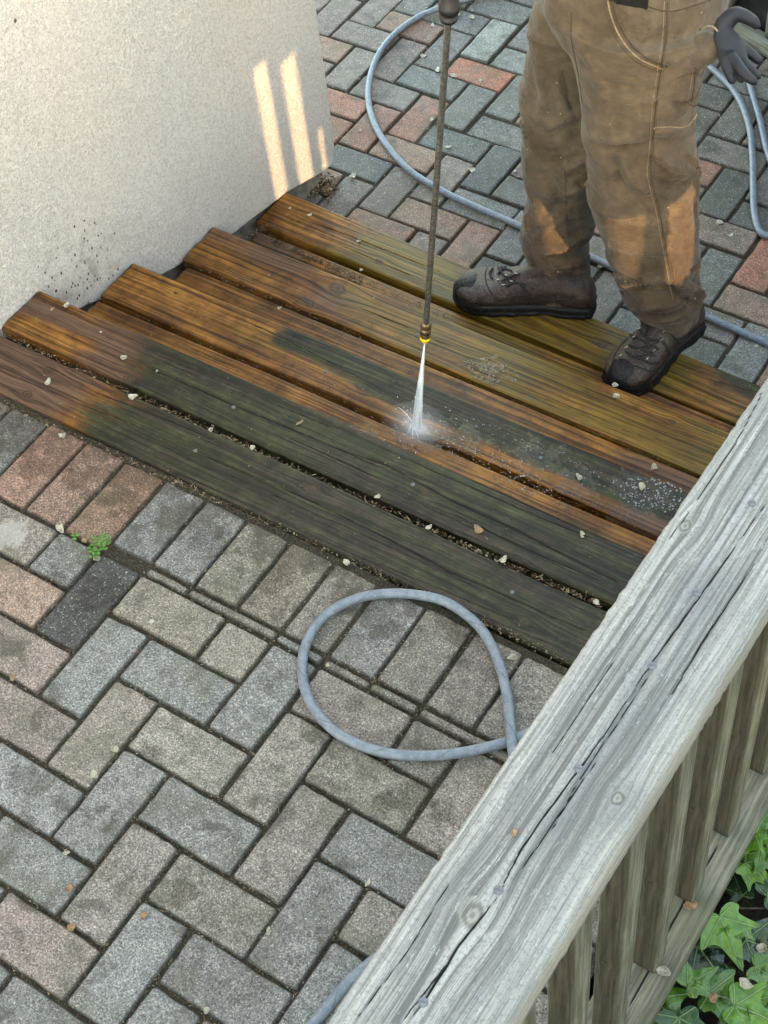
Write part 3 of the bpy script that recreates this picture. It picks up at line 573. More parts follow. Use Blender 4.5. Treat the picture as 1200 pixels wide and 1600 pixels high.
h3 = hose('', [[on(a, c, zl) for a, c in ((1010, -60), (900, -42), (800, -22), (745, -6), (700, 8), (655, 26), (618, 52), (592, 84), (578, 122), (576, 160), (587, 198), (610, 234), (642, 268), (690, 298), (745, 324), (805, 350), (870, 381), (940, 409), (1010, 448), (1090, 488), (1150, 515), (1215, 544), (1300, 590))]], .0092)[0]
tag(h3, 'long blue-grey hose curving across the lower pavers behind the boots', 'hose')
h4 = hose('', [[on(a, c, zl) for a, c in ((1060, 60), (1095, 92), (1118, 112), (1143, 137), (1161, 168), (1172, 205), (1176, 250), (1177, 295), (1179, 335), (1188, 362), (1204, 368), (1225, 350), (1240, 300))]], .0092)[0]
tag(h4, 'blue-grey hose bending in a narrow loop on the lower pavers right of the knee', 'hose')
h5 = hose('', [[on(a, c, zl+.001) for a, c in ((1150, 60), (1165, 110), (1176, 148), (1188, 190), (1200, 240), (1225, 300), (1260, 370))]], .0092)[0]
tag(h5, 'short straight stretch of pale hose below the glove at the right edge', 'hose')

# ------------------------------------------------------------------ spray lance
TIP = on(664, 530, .10); IMP = on(650, 672, -.135)
TOP = CP+ray(703, -5)*2.32
lance = empty('spray_lance', TIP); tag(lance, 'thin grey metal pressure washer lance with brass coupling and yellow nozzle held over the steps', 'pressure washer')
ax = (TOP-TIP)/np.linalg.norm(TOP-TIP)
def tmetal(name, col, rough, metal):
    t = NT(name); n = t.noise(160, 5, rough=.7); c = t.mix(t.ss(n, .4, .65), tuple(x*.45 for x in col), col); return t.fin(c, t.math('MULTIPLY_ADD', n, .3, rough-.1), t.bump(n, .0006), .5, metal)
M_STEEL = tmetal('dirty_steel', (.27, .255, .235), .36, .75); M_BRASS = tmetal('dull_brass', (.26, .19, .10), .4, .8); M_YEL = simple('yellow_plastic', (.85, .58, .01), .35, 200, .1, bump=.0001); M_BLK = simple('black_rubber', (.008, .008, .009), .5, 120, .3)
def stack(profile, seg=20, hexa=()):                        # (distance along lance, radius)
    T, N, B = frames(np.array([TIP, TOP])); rg = []
    for i, (d, r) in enumerate(profile):
        k = 6 if i in hexa else seg; t2 = np.linspace(0, 2*np.pi, seg, endpoint=False)
        rad = r if i not in hexa else r/np.cos((t2 % (np.pi/3))-np.pi/6)*.92
        rg.append(TIP+ax*d+(np.cos(t2)*rad)[:, None]*N[0]+(np.sin(t2)*rad)[:, None]*B[0])
    return loft(rg)
V, Fc = stack([(-.004, .0035), (-.003, .0085), (.002, .0098), (.008, .0102), (.0095, .0075), (.014, .0070)]); obj('nozzle', V, Fc, M_YEL, lance)
V, Fc = stack([(.0095, .0090), (.011, .0106), (.018, .0108), (.019, .0100), (.024, .0100), (.025, .0109), (.034, .0109), (.035, .009), (.037, .009), (.0375, .0105), (.049, .0105), (.051, .0082)], hexa=(9, 10)); obj('coupling', V, Fc, M_BRASS, lance)
Lh = np.linalg.norm(TOP-TIP)
V, Fc = tube(np.array([TIP+ax*d for d in np.linspace(.049, Lh-.01, 30)]), .0058, 16); obj('lance_tube', V, Fc, M_STEEL, lance)
V, Fc = stack([(Lh-.045, .009), (Lh-.043, .0135), (Lh-.036, .0150), (Lh-.034, .0115), (Lh-.028, .0115), (Lh-.026, .0165), (Lh-.014, .0170), (Lh-.012, .0140), (Lh+.03, .014), (Lh+.16, .016), (Lh+.17, .012)]); obj('grip', V, Fc, M_BLK, lance)

# ------------------------------------------------------------------ water
spray = empty('water_spray', IMP); tag(spray, 'fan of white water shooting from the yellow nozzle and splashing on the boards', 'water spray')
def spray_mat(name, alpha, lo):
    t = NT(name); uv = t.sep(t.attr('pc', True)); n = t.noise(1, 4, t.xyz(t.math('MULTIPLY', uv[0], 2.5), t.math('MULTIPLY', uv[1], 22), 0), .7); fz = t.noise(700, 2)
    al = t.math('MULTIPLY', t.math('MULTIPLY', t.ss(n, lo, .65), t.ss(fz, .05, .55)), alpha)
    lw = t.n('ShaderNodeLayerWeight'); lw.inputs[0].default_value = .5; al = t.math('MULTIPLY', al, t.math('SUBTRACT', 1.0, t.math('MULTIPLY', lw.outputs['Facing'], .85)))
    return t.fin((.92, .94, .97), .6, None, .3, Alpha=al)
nozzle_pt = TIP-ax*.004; wide = R[0]*.95+np.array([.1, -.2, 0]); dn = IMP-nozzle_pt; dn_l = np.linalg.norm(dn); dnu = dn/dn_l; wide = wide-dnu*(wide@dnu); wide /= np.linalg.norm(wide); thk = np.cross(dnu, wide)
t2 = np.linspace(0, 2*np.pi, 20, endpoint=False)
for k_, nm, mt_ in ((1.0, 'jet', spray_mat('spray_outer', .7, .25)), (.72, 'jet_core', spray_mat('spray_core', .75, .32)), (.42, 'jet_core', spray_mat('spray_inner', .8, .28))):
    rg = []; uv_ = []; ss_ = np.linspace(0, 1, 14)
    for s in ss_: rg.append(nozzle_pt+dn*s*.985+(np.cos(t2)*(.0012+.0112*s)*k_)[:, None]*wide+(np.sin(t2)*(.0014+.0050*s)*k_)[:, None]*thk); uv_ += [(s, j/20, 0) for j in range(20)]
    V, Fc = loft(rg, cap=False); obj(nm, V, Fc, mt_, spray, attrs=dict(pc=np.array(uv_)))
for k_, al_ in ((1.7, .10), (1.2, .14), (.8, .2), (.5, .3)):
    rg = [IMP+np.array([0, 0, .003+.030*k_*math.sin(a)])+np.c_[np.cos(t2)*.045*k_*math.cos(a), np.sin(t2)*.035*k_*math.cos(a), np.zeros(20)] for a in np.linspace(0, 1.5, 8)]
    V, Fc = loft(rg, cap=False); obj('mist', V, Fc, spray_mat('mist', al_, .1), spray, attrs=dict(pc=np.zeros((len(V), 3))))
t = NT('white_water'); M_WW = t.fin((.85, .88, .92), .25, None, .6, Transmission_Weight=.25)
def streaks(name, specs, parent):
    b = MB()
    for P, r in specs:
        V, Fc = tube(P, r, 6); b.add(V, Fc)
    return obj(name, b.v, b.f, M_WW, parent)
sp = []
def arc(p, d, L, h, r0):
    s = np.linspace(0, 1, 6); P = p+np.outer(s*L, d)+np.outer(4*h*s*(1-s), [0, 0, 1.]); return P, r0*(1-.75*s)
i2 = on(661, 640, -.13); j2 = on(645, 662, -.13)
sp.append((np.linspace(j2+[0, 0, .004], i2+[0, 0, .012], 6), np.array([.0028, .0030, .0026, .002, .0015, .0008])))
for ang, L, h in ((2.75, .055, .006), (-1.0, .045, .003), (-.75, .055, .004), (-1.35, .03, .003)):
    sp.append(arc(j2+[0, 0, .004], np.array([math.cos(ang), math.sin(ang), 0]), L, h, random.uniform(.0005, .0011)))
for k in range(40):
    a = random.uniform(0, 6.28); d = abs(random.gauss(0, .05))+.006; p = j2+np.array([math.cos(a)*d, math.sin(a)*d*.8, random.random()*.03*math.exp(-d*12)+.001]); q = p+np.array([math.cos(a), math.sin(a), random.uniform(-.3, .6)])*random.uniform(.001, .004); sp.append((np.array([p, q]), random.uniform(.0002, .0006)))
tag(streaks('splash', sp, spray), kind='stuff')
# running water on the boards: lumpy glassy film with pale froth
M_FILM = NT('running_water').fin((.9, .93, .95), .04, None, .5, Transmission_Weight=1.0, IOR=1.33)
def ripples(label, cx, cy, rx, ry, z, n, slope=(0, 0), rs=(.0006, .0018)):
    b = MB()
    for k in range(n):
        a, rr_ = random.uniform(0, 6.28), math.sqrt(random.random()); p = on(cx+rx*rr_*math.cos(a)+slope[0]*rr_*math.cos(a), cy+ry*rr_*math.sin(a)+slope[1]*rr_*math.cos(a), z+.0006)
        an = random.uniform(0, 6.28); L = random.uniform(.001, .006); cv = random.uniform(-1, 1)
        P = [p+np.array([math.cos(an+cv*s)*L*s, math.sin(an+cv*s)*L*s, 0]) for s in (0, .35, .7, 1)]
        V, Fc = tube(np.array(P), np.array([.4, 1, 1, .3])*random.uniform(*rs), 6); V = np.array(V); V[:, 2] = z+(V[:, 2]-z)*.55; b.add(V, Fc)
    o = obj('water_ripples', b.v, b.f, M_FR, origin=on(cx, cy, z)); return tag(o, label, 'water', kind='stuff')
M_FR = NT('froth').fin((.55, .58, .62), .08, None, .8, Transmission_Weight=.6, IOR=1.33)
ripples('bright water running off the green board beside the top rail', 1020, 772, 45, 26, -.135, 170, (10, 8))
ripples('drops and flecks of water along the green middle board', 850, 715, 150, 22, -.135, 90, (0, 62), (.0004, .0011))
ripples('water streaming across the orange strip right of the spray', 770, 725, 100, 22, -.1335, 120, (0, 48), (.0004, .0012))
ripples('small splash of water around the knot on the next board down', 760, 578, 42, 16, -.2590, 70, (10, 10), (.0004, .0010))

# ------------------------------------------------------------------ the man
man = empty('person', (.34, 1.66, -.385)); tag(man, 'person in muddy brown work trousers and laced boots standing on the lowest step', 'person')
def px_ring(row, l, r, yc, depth=1.0, nseg=32, add=0.0, sq=.0):
    c = on((l+r)/2, row, yc, 1); dep = (R[2]@(c-CP)); h = (r-l)/2*dep/F+add
    hx = np.array([R[0][0], R[0][1], 0]); hx /= np.linalg.norm(hx); hy = np.array([-hx[1], hx[0], 0]); tt = np.linspace(0, 2*np.pi, nseg, endpoint=False)
    return c+np.outer(np.cos(tt)*h, hx)+np.outer(np.sin(tt)*h*depth, hy)
near = [(500, 1001, 1085, 1.625), (493, 996, 1090, 1.625), (478, 985, 1096, 1.625), (462, 973, 1100, 1.62), (440, 966, 1091, 1.62), (400, 950, 1092, 1.615), (360, 938, 1090, 1.61), (325, 924, 1090, 1.605), (290, 919, 1088, 1.60), (250, 916, 1088, 1.60), (200, 911, 1086, 1.60), (150, 906, 1090, 1.60), (100, 897, 1100, 1.60), (50, 882, 1112, 1.60), (10, 872, 1132, 1.61)]
far = [(462, 850, 918, 1.63), (450, 836, 922, 1.63), (430, 828, 922, 1.64), (400, 820, 917, 1.65), (375, 813, 918, 1.66), (350, 817, 926, 1.67), (300, 821, 940, 1.69), (250, 815, 950, 1.70), (200, 811, 955, 1.71), (150, 812, 952, 1.72), (100, 818, 950, 1.73), (50, 826, 950, 1.73), (0, 834, 960, 1.73)]
def leg(rows): return loft([px_ring(*q, depth=.95) for q in rows])
pel = [px_ring(60, 880, 1090, 1.66, .9), px_ring(20, 852, 1128, 1.67, 1.05), px_ring(-20, 842, 1140, 1.67, 1.05), px_ring(-60, 845, 1140, 1.67, 1.02), px_ring(-95, 850, 1132, 1.67, .98)]
V, N, Fc = fuse([leg(near), leg(far), loft(pel)], .0052, 12)
fold = np.zeros(len(V)); zz = V[:, 2]; aa = np.arctan2(V[:, 1]-1.62, V[:, 0]-np.where(V[:, 0] > .33, .46, .2))
low = np.clip((.0-zz)/.3, 0, 1); kneez = np.exp(-((zz-.12)/.10)**2)
u1 = zz*1.0+.035*np.sin(aa*1.3+1)+.02*vn(V[:, 0]*9, V[:, 1]*9)
fold += (.004+.006*low+.005*kneez)*fbm(u1*26, aa*1.1, 3)*1.5
u2 = zz*.8+V[:, 0]*.9; fold += .0045*(np.clip((zz-.1)/.3, 0, 1))*fbm(u2*14, aa*2.0+zz*3, 3)*1.6
fold += .0014*fbm(V[:, 0]*60+V[:, 1]*40, zz*60, 3)
V = V+N*fold[:, None]
def pants_mat():
    t = NT('brown_canvas'); s = t.sep(); z = s[2]
    n = t.noise(9, 5); f = t.noise(900, 2); f2 = t.noise(45, 5, rough=.7)
    c = t.mix(t.ss(n, .35, .65), (.094, .068, .042), (.130, .098, .062))
    c = t.mix(1.0, c, t.ramp(f2, [(.3, (.72, .72, .70)), (.7, (1.22, 1.2, 1.18))]), 'MULTIPLY')
    wet = t.ss(t.math('ADD', z, t.math('MULTIPLY', t.math('SUBTRACT', n, .5), .5)), .62, .30)      # damp, dirtier towards the hem
    c = t.mix(t.math('MULTIPLY', wet, .72), c, t.mix(1.0, c, (.50, .44, .40), 'MULTIPLY'))
    v = t.vor(130); lot = t.sep(v.outputs['Color'])[0]; thr = t.math('MULTIPLY_ADD', t.ss(z, .75, .15), -.24, .97)
    spk = t.math('MULTIPLY', t.math('GREATER_THAN', lot, thr), t.ss(v.outputs['Distance'], .33, .2)); c = t.mix(t.math('MULTIPLY', spk, .7), c, (.03, .02, .013))
    vp = t.vor(75, t.map(1, off=(.5, .1, 0))); lp = t.sep(vp.outputs['Color'])[2]; pal = t.math('MULTIPLY', t.math('GREATER_THAN', lp, .96), t.ss(vp.outputs['Distance'], .17, .1)); c = t.mix(pal, c, (.42, .36, .25))
    h = t.math('ADD', t.math('MULTIPLY', f, .25), t.math('MULTIPLY', f2, 1.0)); wv = t.noise(26, 5, t.map((1, 1, 1.6)), .6, .3); dk = t.noise(5, 4, t.map((1, 1, .7), off=(2, 0, 1)), .6); c = t.mix(t.math('MULTIPLY', t.ss(dk, .50, .62), .5), c, t.mix(1.0, c, (.55, .50, .46), 'MULTIPLY'))
    return t.fin(c, .85, t.bump(wv, .009, .9, t.bump(h, .0012)), .25, Sheen_Weight=.15)
M_PANTS = pants_mat()
PT = bvh(V, Fc)
def N_of(): 
    me = bpy.data.meshes.new('n'); me.from_pydata(V.tolist(), [], Fc); a = np.zeros(len(V)*3); me.vertices.foreach_get('normal', a); bpy.data.meshes.remove(me); return a.reshape(-1, 3)
Nn = N_of()
FOLDS = [([(827, 66), (855, 78), (885, 84)], -.006, .010), ([(826, 56), (855, 66), (886, 73)], .005, .011), ([(811, 185), (832, 224), (846, 248)], .006, .010), ([(858, 198), (876, 190), (894, 187)], .005, .008), ([(856, 210), (876, 203), (896, 200)], -.005, .007),
 ([(884, 264), (902, 254), (922, 245)], .007, .009), ([(886, 278), (904, 270), (920, 262)], -.006, .008), ([(884, 302), (902, 296), (922, 286)], .006, .009), ([(817, 306), (824, 345), (836, 388)], .005, .010), ([(853, 392), (888, 382), (922, 357)], .009, .009), ([(855, 403), (890, 394), (920, 374)], -.008, .008), ([(862, 414), (890, 412), (918, 400)], .009, .009), ([(866, 424), (892, 424), (920, 414)], -.007, .007), ([(840, 372), (850, 360), (875, 345)], .006, .010),
 ([(826, 395), (836, 420), (858, 440)], -.007, .008), ([(838, 392), (848, 416), (872, 436)], .007, .009), ([(846, 340), (872, 322), (900, 318)], -.005, .009),
 ([(920, 227), (955, 231), (1004, 229), (1025, 214)], -.006, .010), ([(924, 214), (955, 216), (1000, 214)], .004, .014), ([(974, 243), (986, 276), (1018, 303)], .008, .012), ([(960, 250), (968, 285), (990, 312)], -.006, .012), ([(1021, 236), (1053, 260), (1090, 270)], .011, .011), ([(1024, 277), (1053, 287), (1086, 288)], -.009, .009), ([(1026, 300), (1050, 310), (1075, 322)], .005, .009),
 ([(1028, 252), (1050, 274)], -.006, .008), ([(1072, 232), (1082, 255), (1090, 268)], .008, .008), ([(934, 332), (975, 338), (1010, 330)], .004, .010), ([(998, 318), (1012, 332), (1032, 342)], -.005, .008), ([(1037, 338), (1055, 343), (1076, 338)], -.004, .006), ([(1040, 358), (1058, 362), (1078, 354)], .004, .007), ([(1044, 385), (1060, 390), (1078, 382)], -.004, .006), ([(1066, 330), (1072, 370), (1074, 410)], -.004, .008),
 ([(972, 458), (1012, 449), (1050, 450), (1070, 468)], -.009, .008), ([(968, 446), (1010, 438), (1052, 440)], .006, .010), ([(985, 476), (1020, 474), (1055, 472)], .009, .011), ([(992, 491), (1025, 496), (1062, 489), (1078, 474)], -.010, .007), ([(1056, 438), (1080, 450), (1101, 464)], .012, .010), ([(1060, 462), (1080, 470), (1098, 478)], -.008, .008), ([(1060, 420), (1080, 424), (1092, 415)], -.005, .008),
 ([(997, 63), (1012, 52), (1030, 36)], .005, .010), ([(1004, 162), (1018, 155), (1034, 146)], .005, .008), ([(1040, 140), (1060, 128), (1086, 116)], -.005, .010), ([(1050, 160), (1070, 165), (1090, 152)], -.006, .009), ([(1040, 95), (1060, 90), (1080, 75)], .005, .010), ([(915, 110), (945, 130), (985, 140)], -.004, .014), ([(900, 60), (925, 100), (940, 150)], .004, .016), ([(1000, 180), (985, 205), (960, 222)], .005, .014), ([(880, 110), (888, 150), (905, 190)], -.006, .012), ([(840, 110), (850, 150), (842, 185)], .005, .014), ([(835, 270), (860, 285), (880, 330)], -.005, .014)]
for pts_, am, wd in FOLDS:
    q = drape(PT, spline(pts_, 6), 0)
    if len(q) < 2: continue
    q = np.array(q); w_ = np.full(len(V), 1e9)
    c_ = q.mean(0); near_i = np.where(np.linalg.norm(V-c_, axis=1) < .16)[0]
    d = np.linalg.norm(V[near_i][:, None]-q[None], axis=2); j = d.argmin(1); d = d.min(1); env = np.sin(np.pi*np.clip((j+.6)/(len(q)+.2), 0, 1))**.5
    V[near_i] += Nn[near_i]*(am*2.3*env*np.exp(-(d/(wd*.8))**2))[:, None]
pants = obj('trousers', V, Fc, M_PANTS, man); PT = bvh(V, Fc)
M_SEAM = simple('seam_dark', (.06, .038, .02), .85, 200, .3); M_SEAML = simple('seam_pale', (.26, .19, .115), .85, 200, .3)
def seam(name, pts, r, mat, off=.0005, tree=None, parent=None):
    q = spline(pts, 8); P = drape(tree or PT, q, off)
    if len(P) < 3: return None
    P = np.array(P); V, Fc = tube(P, r, 6); return obj(name, V, Fc, mat, parent or pants)
side = [(1043, 2), (1040, 60), (1032, 112), (1024, 170), (1020, 230), (1016, 268), (1022, 300), (1030, 330), (1037, 370), (1045, 410), (1051, 445), (1056, 468)]
seam('side_seam', side, .0013, M_SEAM); seam('side_seam', [(x_-5, y_) for x_, y_ in side], .0006, M_SEAML); seam('seam_fold', [(a+4, b) for a, b in side], .0022, M_PANTS, -.0006)
pk = [(950, 2), (955, 25), (966, 52), (982, 76), (1003, 94), (1036, 108)]
seam('pocket_edge', pk, .0018, M_SEAML); seam('pocket_stitch', [(a-5, b+5) for a, b in pk], .0006, M_SEAM); seam('pocket_edge', [(a+6, b-4) for a, b in pk], .0016, M_SEAM)
seam('fly_seam', [(893, 20), (893, 60), (903, 112), (910, 160)], .0009, M_SEAM)
seam('hammer_loop', [(1022, 200), (1045, 199), (1066, 200), (1080, 192), (1092, 172)], .0026, M_SEAML); seam('hammer_loop', [(1022, 212), (1045, 214), (1066, 215), (1081, 205), (1093, 186)], .0026, M_PANTS)
def band(name, top, bot, off=.0035):
    a = drape(PT, spline(top, 6), off); b_ = drape(PT, spline(bot, 6), off); n_ = min(len(a), len(b_))
    if n_ < 2: return
    a2, b2 = drape(PT, spline(top, 6), .0004), drape(PT, spline(bot, 6), .0004); n_ = min(n_, len(a2), len(b2))
    V_ = a[:n_]+b_[:n_]+a2[:n_]+b2[:n_]; F_ = []
    for i in range(n_-1): F_ += [(i, i+1, n_+i+1, n_+i), (2*n_+i, 2*n_+i+1, i+1, i), (n_+i, n_+i+1, 3*n_+i+1, 3*n_+i)]
    obj(name, V_, F_, M_PANTS, pants)
band('hammer_loop', [(1023, 199), (1045, 198), (1066, 199), (1080, 191), (1090, 174)], [(1023, 214), (1045, 216), (1066, 216), (1080, 207), (1090, 188)])
seam('back_pocket_seam', [(1094, 46), (1090, 80), (1086, 120), (1080, 160)], .0014, M_SEAM)
seam('back_pocket_seam', [(1072, 160), (1084, 166), (1092, 160)], .0012, M_SEAM); seam('back_pocket_seam', [(1090, 46), (1085, 80), (1081, 120), (1074, 158)], .0006, M_SEAML); seam('knee_seam', [(934, 462), (975, 455), (1010, 452)], .0008, M_SEAM); seam('hem', [(990, 496), (1015, 503), (1045, 502), (1076, 492)], .0015, M_SEAM); seam('inner_seam', [(882, 262), (884, 300), (886, 330)], .001, M_SEAM)
seam('waistband_seam', [(980, 2), (1010, 10), (1045, 18), (1080, 10), (1110, 0)], .0013, M_SEAM)
# belt end
P = drape(PT, spline([(955, -6), (975, -4), (995, 3), (1012, 9)], 6), .003); P = np.array(P)
if len(P) > 3:
    upv = np.array([0, 0, 1.]); V2 = np.vstack([np.vstack([p+upv*.014, p-upv*.014]) for p in P]); V3 = np.vstack([V2, V2+np.array([-.35, -.9, 0.1])*.003]); n2 = len(P)
    f2 = []
    o_ = 2*n2
    for i in range(n2-1):
        a, b_, c, d = 2*i, 2*i+1, 2*i+3, 2*i+2; f2 += [(a, b_, c, d), (o_+d, o_+c, o_+b_, o_+a), (a, d, o_+d, o_+a), (b_, o_+b_, o_+c, c)]
    f2 += [(0, o_, o_+1, 1), (2*n2-2, 2*n2-1, o_+2*n2-1, o_+2*n2-2)]; obj('belt', V3, f2, M_BLK, man, smooth=False)

# boots
def leather_mat():
    t = NT('wet_brown_leather'); s = t.sep(); n = t.noise(35, 5, rough=.7); f = t.vor(420); 
    c = t.mix(t.ss(n, .35, .65), (.014, .008, .007), (.042, .024, .020)); p = t.noise(160, 3); c = t.mix(t.math('MULTIPLY', t.ss(p, .56, .66), .55), c, (.10, .085, .07)); mu = t.noise(14, 4); c = t.mix(t.math('MULTIPLY', t.ss(mu, .50, .62), .5), c, (.075, .058, .042))
    h = t.math('ADD', t.math('MULTIPLY', f.outputs['Distance'], .3), n); return t.fin(c, t.math('MULTIPLY_ADD', n, .4, .22), t.bump(h, .005), .5)
M_LEA = leather_mat(); M_SOLE = simple('black_sole_rubber', (.005, .005, .006), .5, 150, .7, bump=.003, spec=.3)
M_LACE = simple('dark_laces', (.010, .008, .007), .8, 300, .4); M_EYE = tmetal('lace_hooks', (.62, .56, .48), .25, .9)
def boot(heel, toe, z, shaft_c, shaft_r, laces, eyes, seams=()):
    heel = np.array([*heel, z]); toe = np.array([*toe, z]); f = toe-heel; L = np.linalg.norm(f); f /= L; sd = np.array([-f[1], f[0], 0]); tt = np.linspace(0, 2*np.pi, 28, endpoint=False)
    # sections along the foot: (t, halfwidth, top, centre shift)
    sec = [(.0, .020, .055), (.03, .031, .078), (.10, .036, .095), (.22, .037, .105), (.36, .037, .104), (.50, .040, .092), (.62, .046, .078), (.74, .050, .068), (.85, .049, .062), (.93, .041, .054), (.98, .027, .044), (1.0, .012, .034)]
    rg = []
    for t_, w_, h_ in sec:
        p = heel+f*L*t_; zt = h_; c = np.cos(tt); s_ = np.sin(tt); w_ = w_*1.13; zt = zt*1.1; yy = np.sign(c)*np.abs(c)**.8*w_; z_ = .016+(zt-.016)*(.5+.5*np.sign(s_)*np.abs(s_)**.8); wob = 1
        rg.append(p+np.outer(yy, sd)+np.outer(z_, [0, 0, 1.]))
    p0 = heel+f*L*.23; sc = np.array([*shaft_c]); sh = []
    for k in np.linspace(0, 1, 8):
        c = (p0+[0, 0, .05])*(1-k)+(sc)*k; r_ = .043*(1-k)+shaft_r*k; sh.append(c+np.outer(np.cos(tt)*r_*1.22*(1-.1*k), f)+np.outer(np.sin(tt)*r_*.95, sd))
    tongue = tube(spline([heel+f*L*.34+[0, 0, .13], heel+f*L*.45+[0, 0, .098], heel+f*L*.60+[0, 0, .072]], 5), .022, 12)
    V, N, Fc = fuse([loft(rg), loft(sh), tongue], .0045, 5)
    cr = .0016*fbm(V@f*45, V[:, 2]*60+V@sd*30, 3)+.001*vn(V@f*120, V[:, 2]*110); V = V+N*cr[:, None]
    bt = obj('boot', V, Fc, M_LEA, man); tr = bvh(V, Fc)
    # sole with heel block, tread lugs and rubber toe bumper
    out = [(0, .026), (.03, .038), (.12, .044), (.25, .044), (.36, .042), (.48, .047), (.62, .055), (.75, .0595), (.86, .0575), (.94, .048), (.985, .032), (1.01, .012)]
    ol = [(t_, w_) for t_, w_ in out]+[(t_, -w_) for t_, w_ in out[::-1]]; O = spline([(*q, 0) for q in ol+[ol[0]]], 4)[:-1]
    base_z = lambda t_: .0 if (t_ < .27 or t_ > .42) else .006
    def ringz(zf, sc_): return np.array([heel+f*L*(.5+(t_-.5)*sc_)+sd*w_*sc_+np.array([0, 0, zf(t_)]) for t_, w_, _ in O])
    rise = lambda t_: max(0, t_-.8)**2*.25
    lug = np.array([.0035*((i//2) % 2) for i in range(len(O))])
    def rg2(zf, sc_, lg=0):
        r_ = ringz(zf, sc_); c_ = heel+f*L*.5; d = r_-c_; d[:, 2] = 0; d /= np.linalg.norm(d, axis=1)[:, None]; return r_+d*(lug*lg)[:, None]
    V, Fc = loft([rg2(lambda t_: base_z(t_)+rise(t_), .95), rg2(lambda t_: base_z(t_)+rise(t_)+.002, .99, 1), rg2(lambda t_: .011+rise(t_), 1.0, 1), rg2(lambda t_: .012+rise(t_), .985), rg2(lambda t_: .019+rise(t_), .99), rg2(lambda t_: .027+rise(t_)*.8, .975), rg2(lambda t_: .030+rise(t_)*.8, .93)])
    obj('sole', V, Fc, M_SOLE, bt)
    rg = []
    for t_, w_, h_ in [(.77, .0600, .050), (.82, .0605, .068), (.87, .0575, .0705), (.93, .050, .064), (.98, .036, .054), (1.012, .018, .042)]:
        p = heel+f*L*t_; a2 = np.linspace(-.25, math.pi+.25, 28); rg.append(p+np.outer(np.cos(a2)*w_, sd)+np.outer(.014+(h_-.014)*np.clip(np.sin(a2), -.3, 1), [0, 0, 1.]))
    V, Fc = loft(rg); obj('toe_cap', V, Fc, M_SOLE, bt)
    for l in laces:
        P = drape(tr, spline(l, 6), .0022)
        if len(P) > 2: V, Fc = tube(np.array(P), .0023, 8); obj('lace', V, Fc, M_LACE, bt)
    for e in eyes:
        P = drape(tr, [e], .0025)
        if P:
            th2 = np.linspace(0, 2*np.pi, 12); V, Fc = tube(P[0]+np.outer(np.cos(th2)*.0046, f)+np.outer(np.sin(th2)*.0046, (sd+np.array([0, 0, 1.]))/1.41), .0014, 6, cap=False); obj('eyelet', V, Fc, M_EYE, bt)
    for l in seams:
        P = drape(tr, spline(l, 6), .0006)
        if len(P) > 2: V, Fc = tube(np.array(P), .0013, 6); obj('seam', V, Fc, M_LACE, bt)
    return bt
boot((.235, 1.640), (-.082, 1.518), -.385, on(868, 418, 1.635, 1), .060, 
  [[(775, 412), (787, 420), (800, 424)], [(778, 428), (790, 418), (806, 410)], [(784, 440), (797, 433), (812, 428)], [(776, 416), (790, 432), (806, 442)], [(792, 448), (806, 442), (822, 444)], [(800, 436), (815, 446), (830, 462)], [(770, 420), (765, 428), (770, 436)]],
  [(778, 414), (793, 431), (780, 438), (808, 428), (787, 446), (800, 410), (800, 440)],
  [[(764, 412), (758, 430), (764, 452), (778, 470)], [(778, 470), (810, 462), (850, 468), (900, 466)], [(815, 446), (822, 462), (828, 478)], [(866, 462), (872, 478)]])
boot((.462, 1.712), (.400, 1.422), -.385, on(1040, 488, 1.622, 1), .062,
  [[(996, 512), (1012, 528), (1030, 532)], [(990, 526), (1008, 533), (1028, 546)], [(982, 540), (1003, 546), (1022, 556)], [(1034, 530), (1016, 540), (992, 545)], [(1012, 510), (1010, 525), (1013, 545)], [(978, 550), (996, 560), (1012, 562)], [(1022, 548), (1004, 556), (984, 556)], [(1034, 532), (1042, 545), (1046, 556)], [(990, 530), (985, 520), (996, 510)], [(1000, 560), (1015, 568), (1028, 566)]],
  [(1033, 531), (1021, 548), (1011, 561), (990, 527), (979, 543), (999, 514), (1036, 518), (970, 556)],
  [[(958, 562), (985, 570), (1012, 578), (1034, 584)], [(1042, 545), (1052, 560), (1052, 578)], [(1046, 520), (1066, 545), (1072, 560)], [(980, 530), (966, 545), (956, 566)]])

# upper body (above the frame): one continuous figure leaning over the lance
def cap_chain(P, r): return tube(spline(P, 4), np.interp(np.linspace(0, 1, (len(P)-1)*4+1), np.linspace(0, 1, len(r)), r), 16)
hipc = on(990, -70, 1.67, 1); fw = np.array([-.74, -.67, 0]); lf = np.array([.67, -.74, 0])
chest = hipc+fw*.10+np.array([0, 0, .38]); neck = chest+fw*.05+np.array([0, 0, .17]); head = neck+fw*.07+np.array([0, 0, .15])
HANDR = TIP+ax*(Lh+.11); HANDL = TIP+ax*(Lh+.42)
shl = chest+lf*.19+np.array([0, 0, .08]); shr = chest-lf*.19+np.array([0, 0, .08])
def hand_parts(hp, wrist):
    d = hp-wrist; d /= np.linalg.norm(d); out = [cap_chain([wrist, hp-d*.03], [.028, .036])]
    s = np.cross(d, ax); s /= np.linalg.norm(s)
    for k in range(4):
        q = hp-d*.01+ax*(.026*(k-1.5)); out.append(cap_chain([q-s*.026, q-s*.028+d*.026, q+d*.040, q+s*.026+d*.026, q+s*.026+d*.004], [.0105, .010, .0095, .009, .008]))
    out.append(cap_chain([hp-d*.035+ax*.04, hp-d*.012+ax*.055+s*.02, hp+d*.015+ax*.05+s*.028], [.013, .012, .010])); return out
